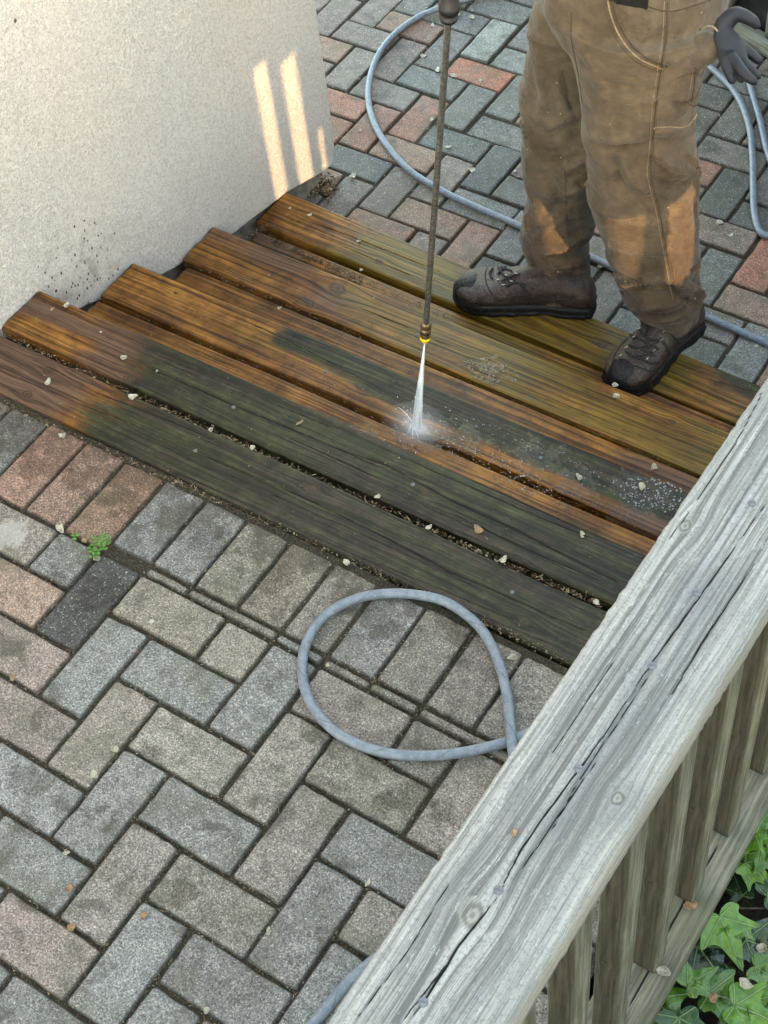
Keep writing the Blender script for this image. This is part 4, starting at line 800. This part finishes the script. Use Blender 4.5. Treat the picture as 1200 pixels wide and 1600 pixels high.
parts = [cap_chain([hipc+[0, 0, -.10], hipc+[0, 0, .12], chest, chest+[0, 0, .1]], [.10, .115, .145, .12]), cap_chain([chest+lf*.12+[0, 0, .07], chest-lf*.12+[0, 0, .07]], [.09, .09]), cap_chain([neck+[0, 0, -.06], neck+[0, 0, .05]], [.062, .056]),
  cap_chain([head+[0, 0, -.03]+fw*.02, head+[0, 0, .05]], [.080, .092]), cap_chain([head+fw*.085+[0, 0, .02], head+fw*.105+[0, 0, -.012]], [.010, .015]), cap_chain([head+lf*.09, head+lf*.092+[0, 0, .03]], [.012, .014]), cap_chain([head-lf*.09, head-lf*.092+[0, 0, .03]], [.012, .014])]
for sh, hd, sg in ((shl, HANDL, 1), (shr, HANDR, -1)):
    el = (sh+hd)/2+lf*sg*.10+np.array([0, 0, -.09]); wr = hd+(el-hd)*.26; parts += [cap_chain([sh, el, wr], [.058, .046, .030])]+hand_parts(hd, wr)
kn_n = on(1000, 290, 1.60, 1); kn_f = on(880, 290, 1.69, 1)
parts += [cap_chain([hipc+lf*.09+[0, 0, -.06], kn_n, on(1040, 470, 1.622, 1)], [.05, .035, .03]), cap_chain([hipc-lf*.09+[0, 0, -.06], kn_f, on(872, 430, 1.635, 1)], [.045, .035, .03])]
V, N, Fc = fuse(parts, .008, 4)
body = obj('body', V, Fc, simple('skin', (.42, .24, .17), .55, 60, .12), man)
V, N, Fc = fuse([cap_chain([hipc+[0, 0, -.06], hipc+[0, 0, .12], chest, chest+[0, 0, .1]], [.145, .14, .158, .13]), cap_chain([chest+lf*.13+[0, 0, .07], chest-lf*.13+[0, 0, .07]], [.10, .10]), cap_chain([shl, (shl*.6+HANDL*.4)+lf*.07+[0, 0, -.06]], [.07, .062]), cap_chain([shr, (shr*.6+HANDR*.4)-lf*.07+[0, 0, -.06]], [.07, .062])], .009, 4)
V = V+N*(.004*fbm(V[:, 2]*22+V[:, 0]*9, V[:, 1]*14, 3))[:, None]; obj('shirt', V, Fc, simple('dark_shirt', (.03, .035, .05), .9, 90, .3), man)
V, Fc = loft([head+[0, 0, .045]+np.array([math.cos(a)*r_, math.sin(a)*r_, z_]) * 1.0 if False else np.array([head+[math.cos(a)*r_, math.sin(a)*r_, .045+z_] for a in t2]) for r_, z_ in ((.098, 0), (.102, .03), (.094, .065), (.065, .095), (.02, .105))]); obj('hair', V, Fc, simple('brown_hair', (.04, .025, .015), .7, 200, .4), man)

# ------------------------------------------------------------------ unseen slotted screen added on the sunny side to block and shape the sun
fx = 2.45
def slot(y, z, x): k = (fx-x)/SUN.x; return (y+SUN.y*k, z+SUN.z*k)
holes = []                                                    # (y0, y1, z0, z1) on the screen plane
for ya, yb, za, zb in ((1.592, 1.650, -.385, .03), (1.695, 1.762, -.425, -.02), (1.800, 1.825, -.445, -.30)):
    p, q = slot(ya, za, -.68), slot(yb, zb, -.68); holes.append((p[0], q[0], p[1], q[1]))
for quad in ([(960, 338), (996, 350), (996, 440), (982, 450)], [(1042, 318), (1084, 326), (1078, 428), (1042, 440)]):
    q = [slot(p[1], p[2], p[0]) for p in drape(PT, quad, 0)]
    if len(q) > 1: ys = [a for a, b_ in q]; zs = [b_ for a, b_ in q]; holes.append((min(ys), max(ys), min(zs), max(zs)))
holes.sort()
bf = empty('sun_screen', (fx, .8, -.6)); tag(bf, 'tall pale slotted screen added beyond the ivy bed to shape the sun', 'fence')
M_BF = simple('pale_screen_boards', (.62, .58, .52), .8, 25, .4, bump=.002)  # pale so the added screen bounces light onto the wall
b = MB(); zt = 1.95; cur = -5.0; hs = []
for h_ in holes:
    if hs and h_[0] < hs[-1][1]+.002: h_ = (hs[-1][1]+.002, h_[1], h_[2], h_[3])
    if h_[1]-h_[0] > .008: hs.append(h_)
holes = hs
for y0, y1, z0, z1 in holes:
    b.box((fx, (cur+y0)/2, (zt-.6)/2), (.009, (y0-cur)/2, (zt+.6)/2))
    b.box((fx, (y0+y1)/2, (z0-.6)/2), (.0088, (y1-y0)/2, (z0+.6)/2)); b.box((fx, (y0+y1)/2, (z1+zt)/2), (.0088, (y1-y0)/2, (zt-z1)/2)); cur = y1
b.box((fx, (cur+3.6)/2, (zt-.6)/2), (.009, (3.6-cur)/2, (zt+.6)/2))
obj('boards', b.v, b.f, M_BF, bf, smooth=False)
for y in (-4.4, -2.3, -.4, 3.2):
    b = MB(); b.box((fx+.06, y, .4), (.045, .045, 1.0))
    obj('fence_post', b.v, b.f, M_BF, bf, smooth=False)  # posts of the added sun screen

# ------------------------------------------------------------------ glove tucked in the back pocket
GD = 2.50
def gp(px, py, dz=0.0): return CP+ray(px, py)*(GD+dz)
def gl(pts, r): 
    P = np.array([gp(*q) for q in pts]); return tube(spline(P, 5), np.interp(np.linspace(0, 1, (len(P)-1)*5+1), np.linspace(0, 1, len(r)), np.array(r))*1.16*GD/F, 14)
palm = []
tt = np.linspace(0, 2*np.pi, 24, endpoint=False)
for px_, py_, a_, b_, an in ((1122, 38, 9, 11, .9), (1127, 48, 15, 12, .6), (1135, 60, 20, 12, .35), (1142, 74, 22.5, 12, .15), (1147, 86, 21.5, 11.5, .0), (1150, 95, 19, 11, -.05)):
    c = gp(px_, py_); hx = R[0]*math.cos(an)-R[1]*math.sin(an)*1.0; palm.append(c+np.outer(np.cos(tt)*a_*GD/F, hx)+np.outer(np.sin(tt)*b_*GD/F, R[2]))
V, N, Fc = fuse([loft(palm), gl([(1131, 84, 0), (1136, 102, -.01), (1144, 125, -.012)], [9, 8.2, 6.4]), gl([(1143, 88, -.012), (1155, 105, -.025), (1168, 120, -.03), (1178, 127, -.028)], [8.5, 7.6, 7.2, 6]),
   gl([(1152, 86, .0), (1163, 98, -.004), (1172, 108, -.004), (1184, 119, .0)], [8, 7, 6.6, 5.4]), gl([(1155, 68, .004), (1168, 80, .01), (1178, 88, .012), (1184, 94, .012)], [7.5, 7.4, 7, 6]),
   gl([(1146, 88, .02), (1152, 104, .02), (1158, 123, .02)], [8, 7.4, 6]),
   gl([(1130, 40, .0), (1146, 24, -.01), (1160, 24, -.012), (1175, 32, -.01), (1182, 39, -.008)], [13, 11.5, 9.5, 8.5, 6.5])], .0019, 6)
V = V+N*(.0006*fbm(V[:, 0]*120, V[:, 2]*120, 3))[:, None]
t = NT('dark_rubber'); n = t.noise(900, 2); n2 = t.noise(40, 4); c = t.mix(t.ss(n2, .3, .7), (.0042, .0054, .0088), (.010, .0125, .020)); sp_ = t.noise(170, 3); c = t.mix(t.math('MULTIPLY', t.ss(sp_, .70, .76), .4), c, (.2, .19, .17))
M_GLOVE = t.fin(c, .55, t.bump(n, .0007), .45)
tag(obj('rubber_glove', V, Fc, M_GLOVE, origin=gp(1150, 125)), 'dark grey rubber work glove sticking out of the back trouser pocket', 'glove')
# back pocket bag that holds the glove
V, N, Fc = fuse([gl([(1098, 62, .04), (1112, 66, .03), (1122, 62, .012)], [14, 13, 10]), gl([(1094, 90, .05), (1108, 84, .03), (1117, 78, .018)], [16, 14, 10])], .004, 6)
pb = obj('back_pocket', V, Fc, M_PANTS, pants); 
V, Fc = tube(spline([gp(1098, 45, .015), gp(1106, 41, .0), (gp(1116, 43, -.012)), gp(1122, 50, -.008)], 5), .0017, 8); obj('pocket_edge', V, Fc, M_SEAML, pants)

# ------------------------------------------------------------------ ivy
def leaf_outline():
    pts = [(0, -.02), (.10, -.12), (.26, -.17), (.40, -.06), (.36, .06), (.47, .22), (.60, .40), (.40, .40), (.22, .44), (.13, .66), (.0, 1.0)]
    return pts+[(-x, y) for x, y in pts[::-1][1:-1]]
def leaf_mesh(size, seed, fold_=.25, curl=.25):
    rnd = random.Random(seed); O = spline([(x*(1+rnd.uniform(-.08, .08)), y*(1+rnd.uniform(-.06, .06)), 0) for x, y in leaf_outline()]+[(0, -.02, 0)], 3)[:-1]
    ce = np.array([0, .22, 0]); rings = [ce+(O-ce)*k for k in (.04, .35, .7, 1.0)]; V = np.vstack(rings); uv = V.copy(); n = len(O)
    V = V.copy(); V[:, 2] = fold_*np.abs(V[:, 0])*.6-curl*((V[:, 1]-.3)**2)*.5-.18*V[:, 0]**2+.03*np.sin(V[:, 0]*9+V[:, 1]*6+seed)
    Fc = [(i*n+j, i*n+(j+1) % n, (i+1)*n+(j+1) % n, (i+1)*n+j) for i in range(3) for j in range(n)]+[tuple(range(n))]
    return V*size, Fc, uv
def ivy_mat():
    t = NT('ivy_leaf'); uv = t.sep(t.attr('pc', True)); x, y = uv[0], uv[1]; vein = None
    for ang in (90, 38, 142, -20, 200):
        a = math.radians(ang); cx_, cy_ = math.cos(a), math.sin(a)
        cr = t.math('ABSOLUTE', t.math('SUBTRACT', t.math('MULTIPLY', x, cy_), t.math('MULTIPLY', y, cx_))); dt = t.math('ADD', t.math('MULTIPLY', x, cx_), t.math('MULTIPLY', y, cy_))
        m_ = t.math('MULTIPLY', t.ss(cr, .022, .006), t.math('GREATER_THAN', dt, 0.0)); vein = m_ if vein is None else t.math('MAXIMUM', vein, m_)
    k = uv[2]; n = t.noise(60, 4); ph = t.math('FRACT', t.math('MULTIPLY', t.math('ADD', t.math('ABSOLUTE', x), y), 7.0)); fine = t.ss(t.math('ABSOLUTE', t.math('SUBTRACT', ph, .5)), .07, .02)
    dark = t.mix(t.ss(n, .35, .65), (.006, .017, .009), (.014, .030, .016)); lite = t.mix(t.ss(n, .35, .65), (.060, .150, .009), (.115, .245, .022)); c = t.mix(k, dark, lite)
    c = t.mix(t.math('MULTIPLY', fine, .18), c, (.2, .3, .12)); c = t.mix(t.math('MULTIPLY', vein, .55), c, (.26, .36, .18))
    return t.fin(c, t.math('MULTIPLY_ADD', n, .25, .10), t.bump(t.math('ADD', n, t.math('MULTIPLY', vein, -.6)), .003), .5)
M_IVY = ivy_mat(); M_STEM = simple('ivy_stem', (.055, .035, .022), .7, 100, .3)
ivy = empty('ivy_plant', (1.30, .25, -.13)); tag(ivy, 'glossy ivy with bright and dark green lobed leaves beside the railing', 'ivy')
LV, LF, LU = [], [], []; off = 0; SV = MB()
def add_leaf(p, size, tone, yaw, tilt=.5, az=0, seed=0):
    global off
    V, Fc, uv = leaf_mesh(size, seed, random.uniform(.15, .4), random.uniform(.1, .9)); M_ = (Matrix.Rotation(az, 3, 'Z') @ Matrix.Rotation(tilt, 3, 'X') @ Matrix.Rotation(yaw, 3, 'Z')); V = V@np.array(M_).T+p
    LV.append(V); LF.extend([tuple(i+off for i in f) for f in Fc]); u_ = uv.copy(); u_[:, 2] = tone; LU.append(u_); off += len(V)
    q = np.array(p); g_ = q+np.array([random.gauss(0, .02), random.gauss(0, .02), -.06]); V2, F2 = tube(np.array([q, (q+g_)/2+np.array([0.004, 0, .004]), g_]), .0011, 5); LV.append(V2); LF.extend([tuple(i+off for i in f) for f in F2]); LU.append(np.tile([.3, .9, .5], (len(V2), 1))); off += len(V2)
# leaves seen in the photo: px, py, size, tone, heading (degrees in the picture, 90 = pointing up), height
for i, (px_, py_, sz, tone, hd, hz) in enumerate([(1125, 1432, .085, .9, -70, .03), (1090, 1478, .088, .05, -60, .0), (1165, 1468, .085, .08, -20, .0), (1180, 1245, .090, .9, -80, .03), (1195, 1290, .075, .1, -60, .0), (1165, 1310, .05, .8, 200, .0), (1190, 1330, .06, .8, -60, .0), (1165, 1348, .065, .9, -40, .0),
    (1020, 1560, .085, .75, -50, .02), (1060, 1590, .085, .25, -80, .03), (1110, 1550, .08, .5, -20, .03), (1150, 1570, .085, .85, -25, .035), (1185, 1560, .07, .8, -50, .0), (1000, 1590, .06, .7, 150, .02), (1130, 1505, .06, .15, 210, -.01), (1180, 1510, .055, .6, -30, .0), (1100, 1520, .06, .1, -90, -.02), (1190, 1600, .08, .3, -60, .0), (1120, 1610, .08, .15, -70, .0), (1040, 1620, .08, .9, -60, .02),
    (1185, 1215, .075, .85, -100, .06), (1200, 1262, .08, .7, -70, .05), (1178, 1300, .055, .9, -120, .04), (1150, 1450, .05, .6, 30, .02), (1075, 1540, .06, .6, 40, .04), (1195, 1205, .07, .7, 60, .0), (1198, 1400, .07, .2, 20, -.02), (1160, 1400, .05, .1, 100, -.03)]):
    p = on(px_, py_, -.04+hz); a = math.radians(hd); w_ = R[0]*math.cos(a)-R[1]*math.sin(a); az = math.atan2(w_[1], w_[0])-math.pi/2; add_leaf(p, sz, tone, 0, random.uniform(-.45, -.05), az, i)
for i in range(150):
    yy_ = random.uniform(-.8, 1.1); xx_ = 1.22+abs(random.gauss(0, .22))+random.random()*.25
    q = np.array([xx_, yy_, -.085+random.random()*.035]); pr = R@(q-CP); 
    add_leaf(q, random.uniform(.045, .08), random.choice([.0, .0, .05, .05, .1, .15, .3, .8]), random.uniform(0, 6.28), random.uniform(-.5, .3), random.uniform(0, 6.28), 100+i)
obj('foliage', np.vstack(LV), LF, M_IVY, ivy, attrs=dict(pc=np.vstack(LU)))
for k in range(9):
    y0 = random.uniform(-.5, .8); P = [np.array([1.2+.05*j+random.gauss(0, .02), y0+.1*j*random.choice([1, .4])+random.gauss(0, .02), -.09+random.random()*.03]) for j in range(6)]; V2, F2 = tube(spline(P, 5), .0022, 6); obj('stem', V2, F2, M_STEM, ivy)

# ------------------------------------------------------------------ clover weed in the joint
cw = empty('clover_weed', on(152, 862, 0)); tag(cw, 'small bright green clover weed growing in the joint between pavers', 'weed')
t = NT('clover_leaf'); n = t.noise(300, 3); M_CLV = t.fin(t.mix(t.ss(n, .3, .7), (.045, .13, .018), (.11, .24, .04)), .5, t.bump(n, .0006), .4)
bl, bs, bs2 = MB(), MB(), MB(); root = on(154, 866, .0)
for px_, py_, hz in ((162, 838, .022), (148, 852, .016), (158, 848, .026), (168, 846, .014), (146, 868, .010), (154, 860, .018), (162, 856, .02), (117, 838, .012), (150, 842, .02), (143, 858, .008)):
    q = on(px_, py_, hz); r0 = root if px_ > 125 else on(118, 842, 0); V2, F2 = tube(spline([r0, (r0+q)/2+[0, 0, .004], q], 4), .0006, 5); (bs if px_ > 125 else bs2).add(V2, F2); a0_ = random.uniform(0, 6.28)
    for k in range(3):
        a = a0_+k*2.094; d = np.array([math.cos(a), math.sin(a), 0]); s_ = np.array([-d[1], d[0], 0]); Lf = random.uniform(.0075, .0105)
        O = [(0, 0), (.45, .36), (.85, .48), (1.0, .28), (.90, 0), (1.0, -.28), (.85, -.48), (.45, -.36)]; V2 = [q+d*Lf*x_+s_*Lf*y_+np.array([0, 0, Lf*(.25*abs(y_)+.12*x_)]) for x_, y_ in O]; V2 += [v_-np.array([0, 0, .0004]) for v_ in V2]
        bl.add(V2, [(0, 1, 2, 3, 4), (0, 4, 5, 6, 7), (12, 11, 10, 9, 8), (15, 14, 13, 12, 8)]+[(i, i+8, (i+1) % 8+8, (i+1) % 8) for i in range(8)])
obj('leaves', bl.v, bl.f, M_CLV, cw); obj('stems', bs.v, bs.f, M_CLV, cw); obj('stems', bs2.v, bs2.f, M_CLV, cw)

# ------------------------------------------------------------------ fallen petals and litter
M_PET = simple('pale_petal', (.36, .33, .25), .6, 300, .25); M_PET2 = simple('tan_husk', (.24, .15, .08), .7, 300, .25)
def petal_mesh(r, el, cup, seed):
    rnd = random.Random(seed); rg = []
    for k, h in ((1.0, 0), (.98, .0007), (.6, -.0002+cup*.4), (.15, -cup*.3+.0004)):
        rg.append(np.array([(math.cos(a)*r*k*el*(1+.16*math.sin(2*a+seed)+.16*math.sin(3*a+seed*2.3)), math.sin(a)*r*k*(1+.16*math.sin(3*a+seed*1.7)), h+cup*k*k*(1+.9*math.sin(a*2+seed))+.0008*math.sin(a*3+seed)*k) for a in np.linspace(0, 2*np.pi, 14, endpoint=False)]))
    return loft(rg)
protos = {}
def petal(px_, py_, z, r, el, label, group, mat=M_PET, name='fallen_petal'):
    r *= .87; p = on(px_, py_, z+.001); key = (round(el, 1), mat.name, round(r*1000/2), random.randrange(3))
    if key not in protos:
        V2, F2 = petal_mesh(r, el, r*.35, len(protos)); o = obj(name, np.array(V2)+p, F2, mat, origin=p); protos[key] = o
    else: o = copy_obj(protos[key], p)
    o.rotation_euler = (random.gauss(0, .12), random.gauss(0, .12), random.uniform(0, 6.28)); tag(o, label, 'petal', group); return o
Lg = {'t': ('small pale round petal fallen on the timber treads', 'petals fallen on the timber steps'), 'u': ('small pale petal fallen on the upper grey pavers', 'petals fallen on the upper pavers'), 'l': ('small pale petal fallen on the damp lower pavers', 'petals fallen on the lower pavers')}
for px_, py_, z, r, el in [(193, 559, 0, .0075, 1.0), (75, 598, 0, .0075, 1.3), (208, 620, 0, .008, 1.3), (158, 519, 0, .003, 1), (245, 580, 0, .003, 1), (330, 672, 0, .006, 1.2), (395, 700, 0, .006, 1.5), (590, 776, 0, .005, 1.3), (670, 824, 0, .005, 1.5), (786, 876, 0, .006, 1.3), (932, 942, 0, .0055, 1.5), (104, 478, 0, .006, 1.3),
    (437, 482, -.26, .006, 1.0), (962, 620, -.26, .009, 1.1), (961, 602, -.26, .006, 1), (1022, 731, -.26, .008, 1.2), (905, 746, -.135, .006, 1.7), (1003, 761, -.135, .006, 1.3), (910, 834, 0, .0045, 1.4), (910, 839, 0, .003, 1.2), (560, 377, -.385, .005, 1.3), (565, 422, -.385, .005, 1.2), (453, 326, -.385, .004, 1.2), (484, 336, -.385, .005, 1.5), (584, 466, -.26, .003, 1.0), (1073, 683, -.385, .003, 1)]:
    petal(px_, py_, z, r, el, *Lg['t'])
for px_, py_, r, el in [(98, 681, .008, 1.0), (100, 895, .0085, 1.0), (237, 976, .0075, 1.4), (147, 1212, .0095, 1.1), (180, 1172, .006, 1.0), (323, 1579, .008, 1.0), (256, 1329, .004, 1.3), (104, 1333, .004, 1.4), (497, 1160, .003, 1), (817, 1530, .005, 1), (786, 1166, .004, 1.3), (800, 1028, .007, 1.2), (541, 880, .007, 1.3), (557, 1340, .004, 1.3), (90, 905, .004, 1), (420, 1455, .004, 1.8), (512, 1040, .004, 1), (575, 1380, .004, 2)]:
    petal(px_, py_, 0, r, el, *Lg['u'])
for px_, py_, r, el in [(661, 88, .0085, 1.2), (683, 110, .009, 1.7), (709, 119, .009, 1.5), (700, 230, .008, 1.3), (737, 266, .009, 1.4), (551, 276, .010, 1.3), (805, 268, .007, 1), (715, 22, .009, 1.3), (737, 28, .010, 1.2), (676, 40, .007, 1.6), (1125, 349, .010, 1.3), (1142, 368, .006, 1), (1182, 541, .007, 1), (751, 126, .005, 1), (602, 302, .005, 1), (675, 187, .006, 1.4), (563, 204, .005, 1), (938, 417, .006, 1.2), (1174, 305, .009, 1.2)]:
    petal(px_, py_, -.5, r, el, *Lg['l'])
hk = [(748, 828, 0, .0085, 1.3, 'curled pinkish dry husk lying on the green tread board nearest the railing'), (108, 1390, 0, .008, 1.1, 'tan curled husk in the joint between two pinkish pavers at the left'), (112, 1449, 0, .008, 1.0, 'round tan seed husk in the paver joint just above the bottom left pink paver'), (225, 1431, 0, .008, 1.0, 'small reddish brown husk on a pale grey paver near the bottom'),
      (20, 1059, 0, .006, 1.2, 'tiny yellowish husk at the left edge of the upper pavers'), (95, 826, 0, .008, 1.8, 'cream curled leaf scrap in the joint left of the clover'), (133, 845, 0, .007, 1.2, 'pinkish curled leaf scrap touching the clover weed'), (152, 872, 0, .006, 1.2, 'cream leaf scrap at the foot of the clover weed'),
      (82, 484, 0, .004, 2.2, 'dry brown winged seed on the left end of the upper tread'), (468, 661, 0, .0035, 2.6, 'small brown splinter lying across the green tread board'), (1079, 1415, RBz, .010, 1.2, 'orange brown leaf scrap at the foot of a baluster'), (1037, 1518, RBz, .0085, 1.3, 'round cream petal lying on the bottom rail beside a baluster'), (1190, 1483, -.01, .010, 1.1, 'beige seed husk caught among the ivy leaves at the right edge'), (1164, 1538, .0, .010, 1.2, 'large beige petal resting on a dark ivy leaf'), (1113, 1560, .0, .008, 1.1, 'greyish petal resting low among the ivy leaves'), (804, 1303, HC, .004, 1.1, 'tiny pinkish speck of petal on the grey top rail')]
for px_, py_, z, r, el, lb in hk:
    o = petal(px_, py_, z, r, el, lb, None, M_PET2 if px_ < 1150 and 'cream' not in lb else M_PET, 'dry_husk')
    o['category'] = 'husk'
    if 'group' in o: del o['group']
# crumbs: needles, grit and husk crumbs gathered in the gaps
def litter(label, lines, z, n, spread, size=(.002, .008), cols=None, name='leaf_litter', rr_=(.0003, .0009)):
    b = MB()
    for k in range(n):
        a, c = random.choice(lines); s = random.random(); p = on(a[0]+(c[0]-a[0])*s, a[1]+(c[1]-a[1])*s, z); p = p+np.array([random.gauss(0, spread), random.gauss(0, spread), random.random()*.003]); an = random.uniform(0, 6.28); L = random.uniform(*size)
        d = np.array([math.cos(an), math.sin(an), random.uniform(-.15, .15)]); m_ = p+d*L*.5+np.array([random.gauss(0, .0008), random.gauss(0, .0008), .0005]); V2, F2 = tube(np.array([p, m_, p+d*L]), random.uniform(*rr_), 4, cap=False); b.add(V2, F2)
    return tag(obj(name, b.v, b.f, cols, origin=on(*lines[0][0], z)), label, 'litter', kind='stuff')
t = NT('litter'); v = t.vor(160); l_ = t.sep(v.outputs['Color'])[0]; M_LIT = t.fin(t.ramp(l_, [(0, (.02, .013, .008)), (.4, (.06, .038, .02)), (.7, (.16, .10, .055)), (.92, (.33, .27, .17))]), .85, None, .3)
litter('brown plant crumbs packed in the gap between the first two treads', [((5, 522), (470, 738)), ((470, 738), (940, 948))], -.004, 1500, .0035, (.001, .007), M_LIT)
litter('wet black debris in the second gap of the steps', [((155, 470), (600, 660)), ((600, 660), (1015, 840))], -.140, 500, .004, (.001, .005), M_LIT)
litter('plant crumbs in the gap between lower treads', [((290, 410), (500, 500)), ((500, 500), (1080, 745))], -.266, 500, .004, (.001, .006), M_LIT)
litter('dry needles and crumbs in the lowest gap by the wall', [((420, 372), (560, 440)), ((350, 395), (420, 352)), ((430, 375), (700, 500))], -.383, 600, .006, (.002, .012), M_LIT)
litter('brown plant crumbs along the edge of the pavers and the first tread', [((0, 628), (380, 800)), ((380, 800), (885, 1032))], .0, 1100, .004, (.001, .006), M_LIT)
litter('dark gravel and needles under the corner of the wall', [((495, 285), (520, 300)), ((480, 300), (515, 285))], -.497, 500, .014, (.002, .010), M_LIT, 'leaf_litter', (.0006, .0025))
litter('scattered brown needles and specks on the washed boards', [((100, 480), (600, 690)), ((300, 420), (900, 700)), ((450, 330), (800, 470)), ((30, 540), (500, 740))], -.13, 10, .02, (.001, .005), M_LIT)
def scatter(label, x0, x1, y0, y1, zf, n, size, mat, rr_=(.0003, .0007), name='plant_crumbs'):
    b = MB()
    for k in range(n):
        x_, y_ = random.uniform(x0, x1), random.uniform(y0, y1); z_ = zf(x_, y_)
        if z_ is None: continue
        an = random.uniform(0, 6.28); L = random.uniform(*size); p = np.array([x_, y_, z_]); d = np.array([math.cos(an), math.sin(an), 0]); V2, F2 = tube(np.array([p, p+d*L*.5+[0, 0, .0006], p+d*L]), random.uniform(*rr_), 4, cap=False); b.add(V2, F2)
    return tag(obj(name, b.v, b.f, mat, origin=(x0, y0, zf(x0, y0) or 0)), label, 'litter', kind='stuff')
def ztread(x_, y_):
    for a, c, z_ in ((.52, .645, 0), (.665, .788, 0), (.80, .915, -.135), (.935, 1.05, -.135), (1.08, 1.19, -.26), (1.215, 1.335, -.26), (1.36, 1.45, -.385), (1.51, 1.59, -.385)):
        if a < y_ < c: return z_+.0012
    return None
scatter('tiny dark specks scattered over the treads', -.65, .75, .52, 1.6, ztread, 420, (.0015, .005), M_LIT, (.0003, .0008))
M_SPK = simple('pale_crumbs', (.38, .35, .27), .8, 200, .3)
scatter('pale crumbs and grit scattered over the lower pavers', -1.0, .9, 1.65, 3.0, lambda x_, y_: -.4985, 1500, (.0015, .006), M_SPK, (.0004, .0012))
scatter('pale crumbs scattered over the upper pavers', -.7, 1.0, -.6, .5, lambda x_, y_: .0012, 700, (.001, .004), M_SPK, (.0003, .0008))
b = MB()
def joint_line(x0, x1, y0, y1, z_, n):
    for _ in range(n):
        s = random.random(); p = np.array([x0+(x1-x0)*s+random.gauss(0, .0018), y0+(y1-y0)*s+random.gauss(0, .0018), z_+random.random()*.003-.004]); an = random.uniform(0, 6.28); L = random.uniform(.001, .005); V2, F2 = tube(np.array([p, p+np.array([math.cos(an), math.sin(an), .2])*L]), random.uniform(.0003, .0008), 4, cap=False); b.add(V2, F2)
for x0, x1, y0, y1 in up:
    if x0 > -.75 and y0 > -.75 and x1 < 1.1:
        joint_line(x0, x1, y0, y0, 0, int((x1-x0)*230)); joint_line(x0, x0, y0, y1, 0, int((y1-y0)*230))
tag(obj('joint_litter', b.v, b.f, M_LIT, origin=(0, 0, 0)), 'brown crumbs and needles lying in the joints of the upper pavers', 'litter', kind='stuff')
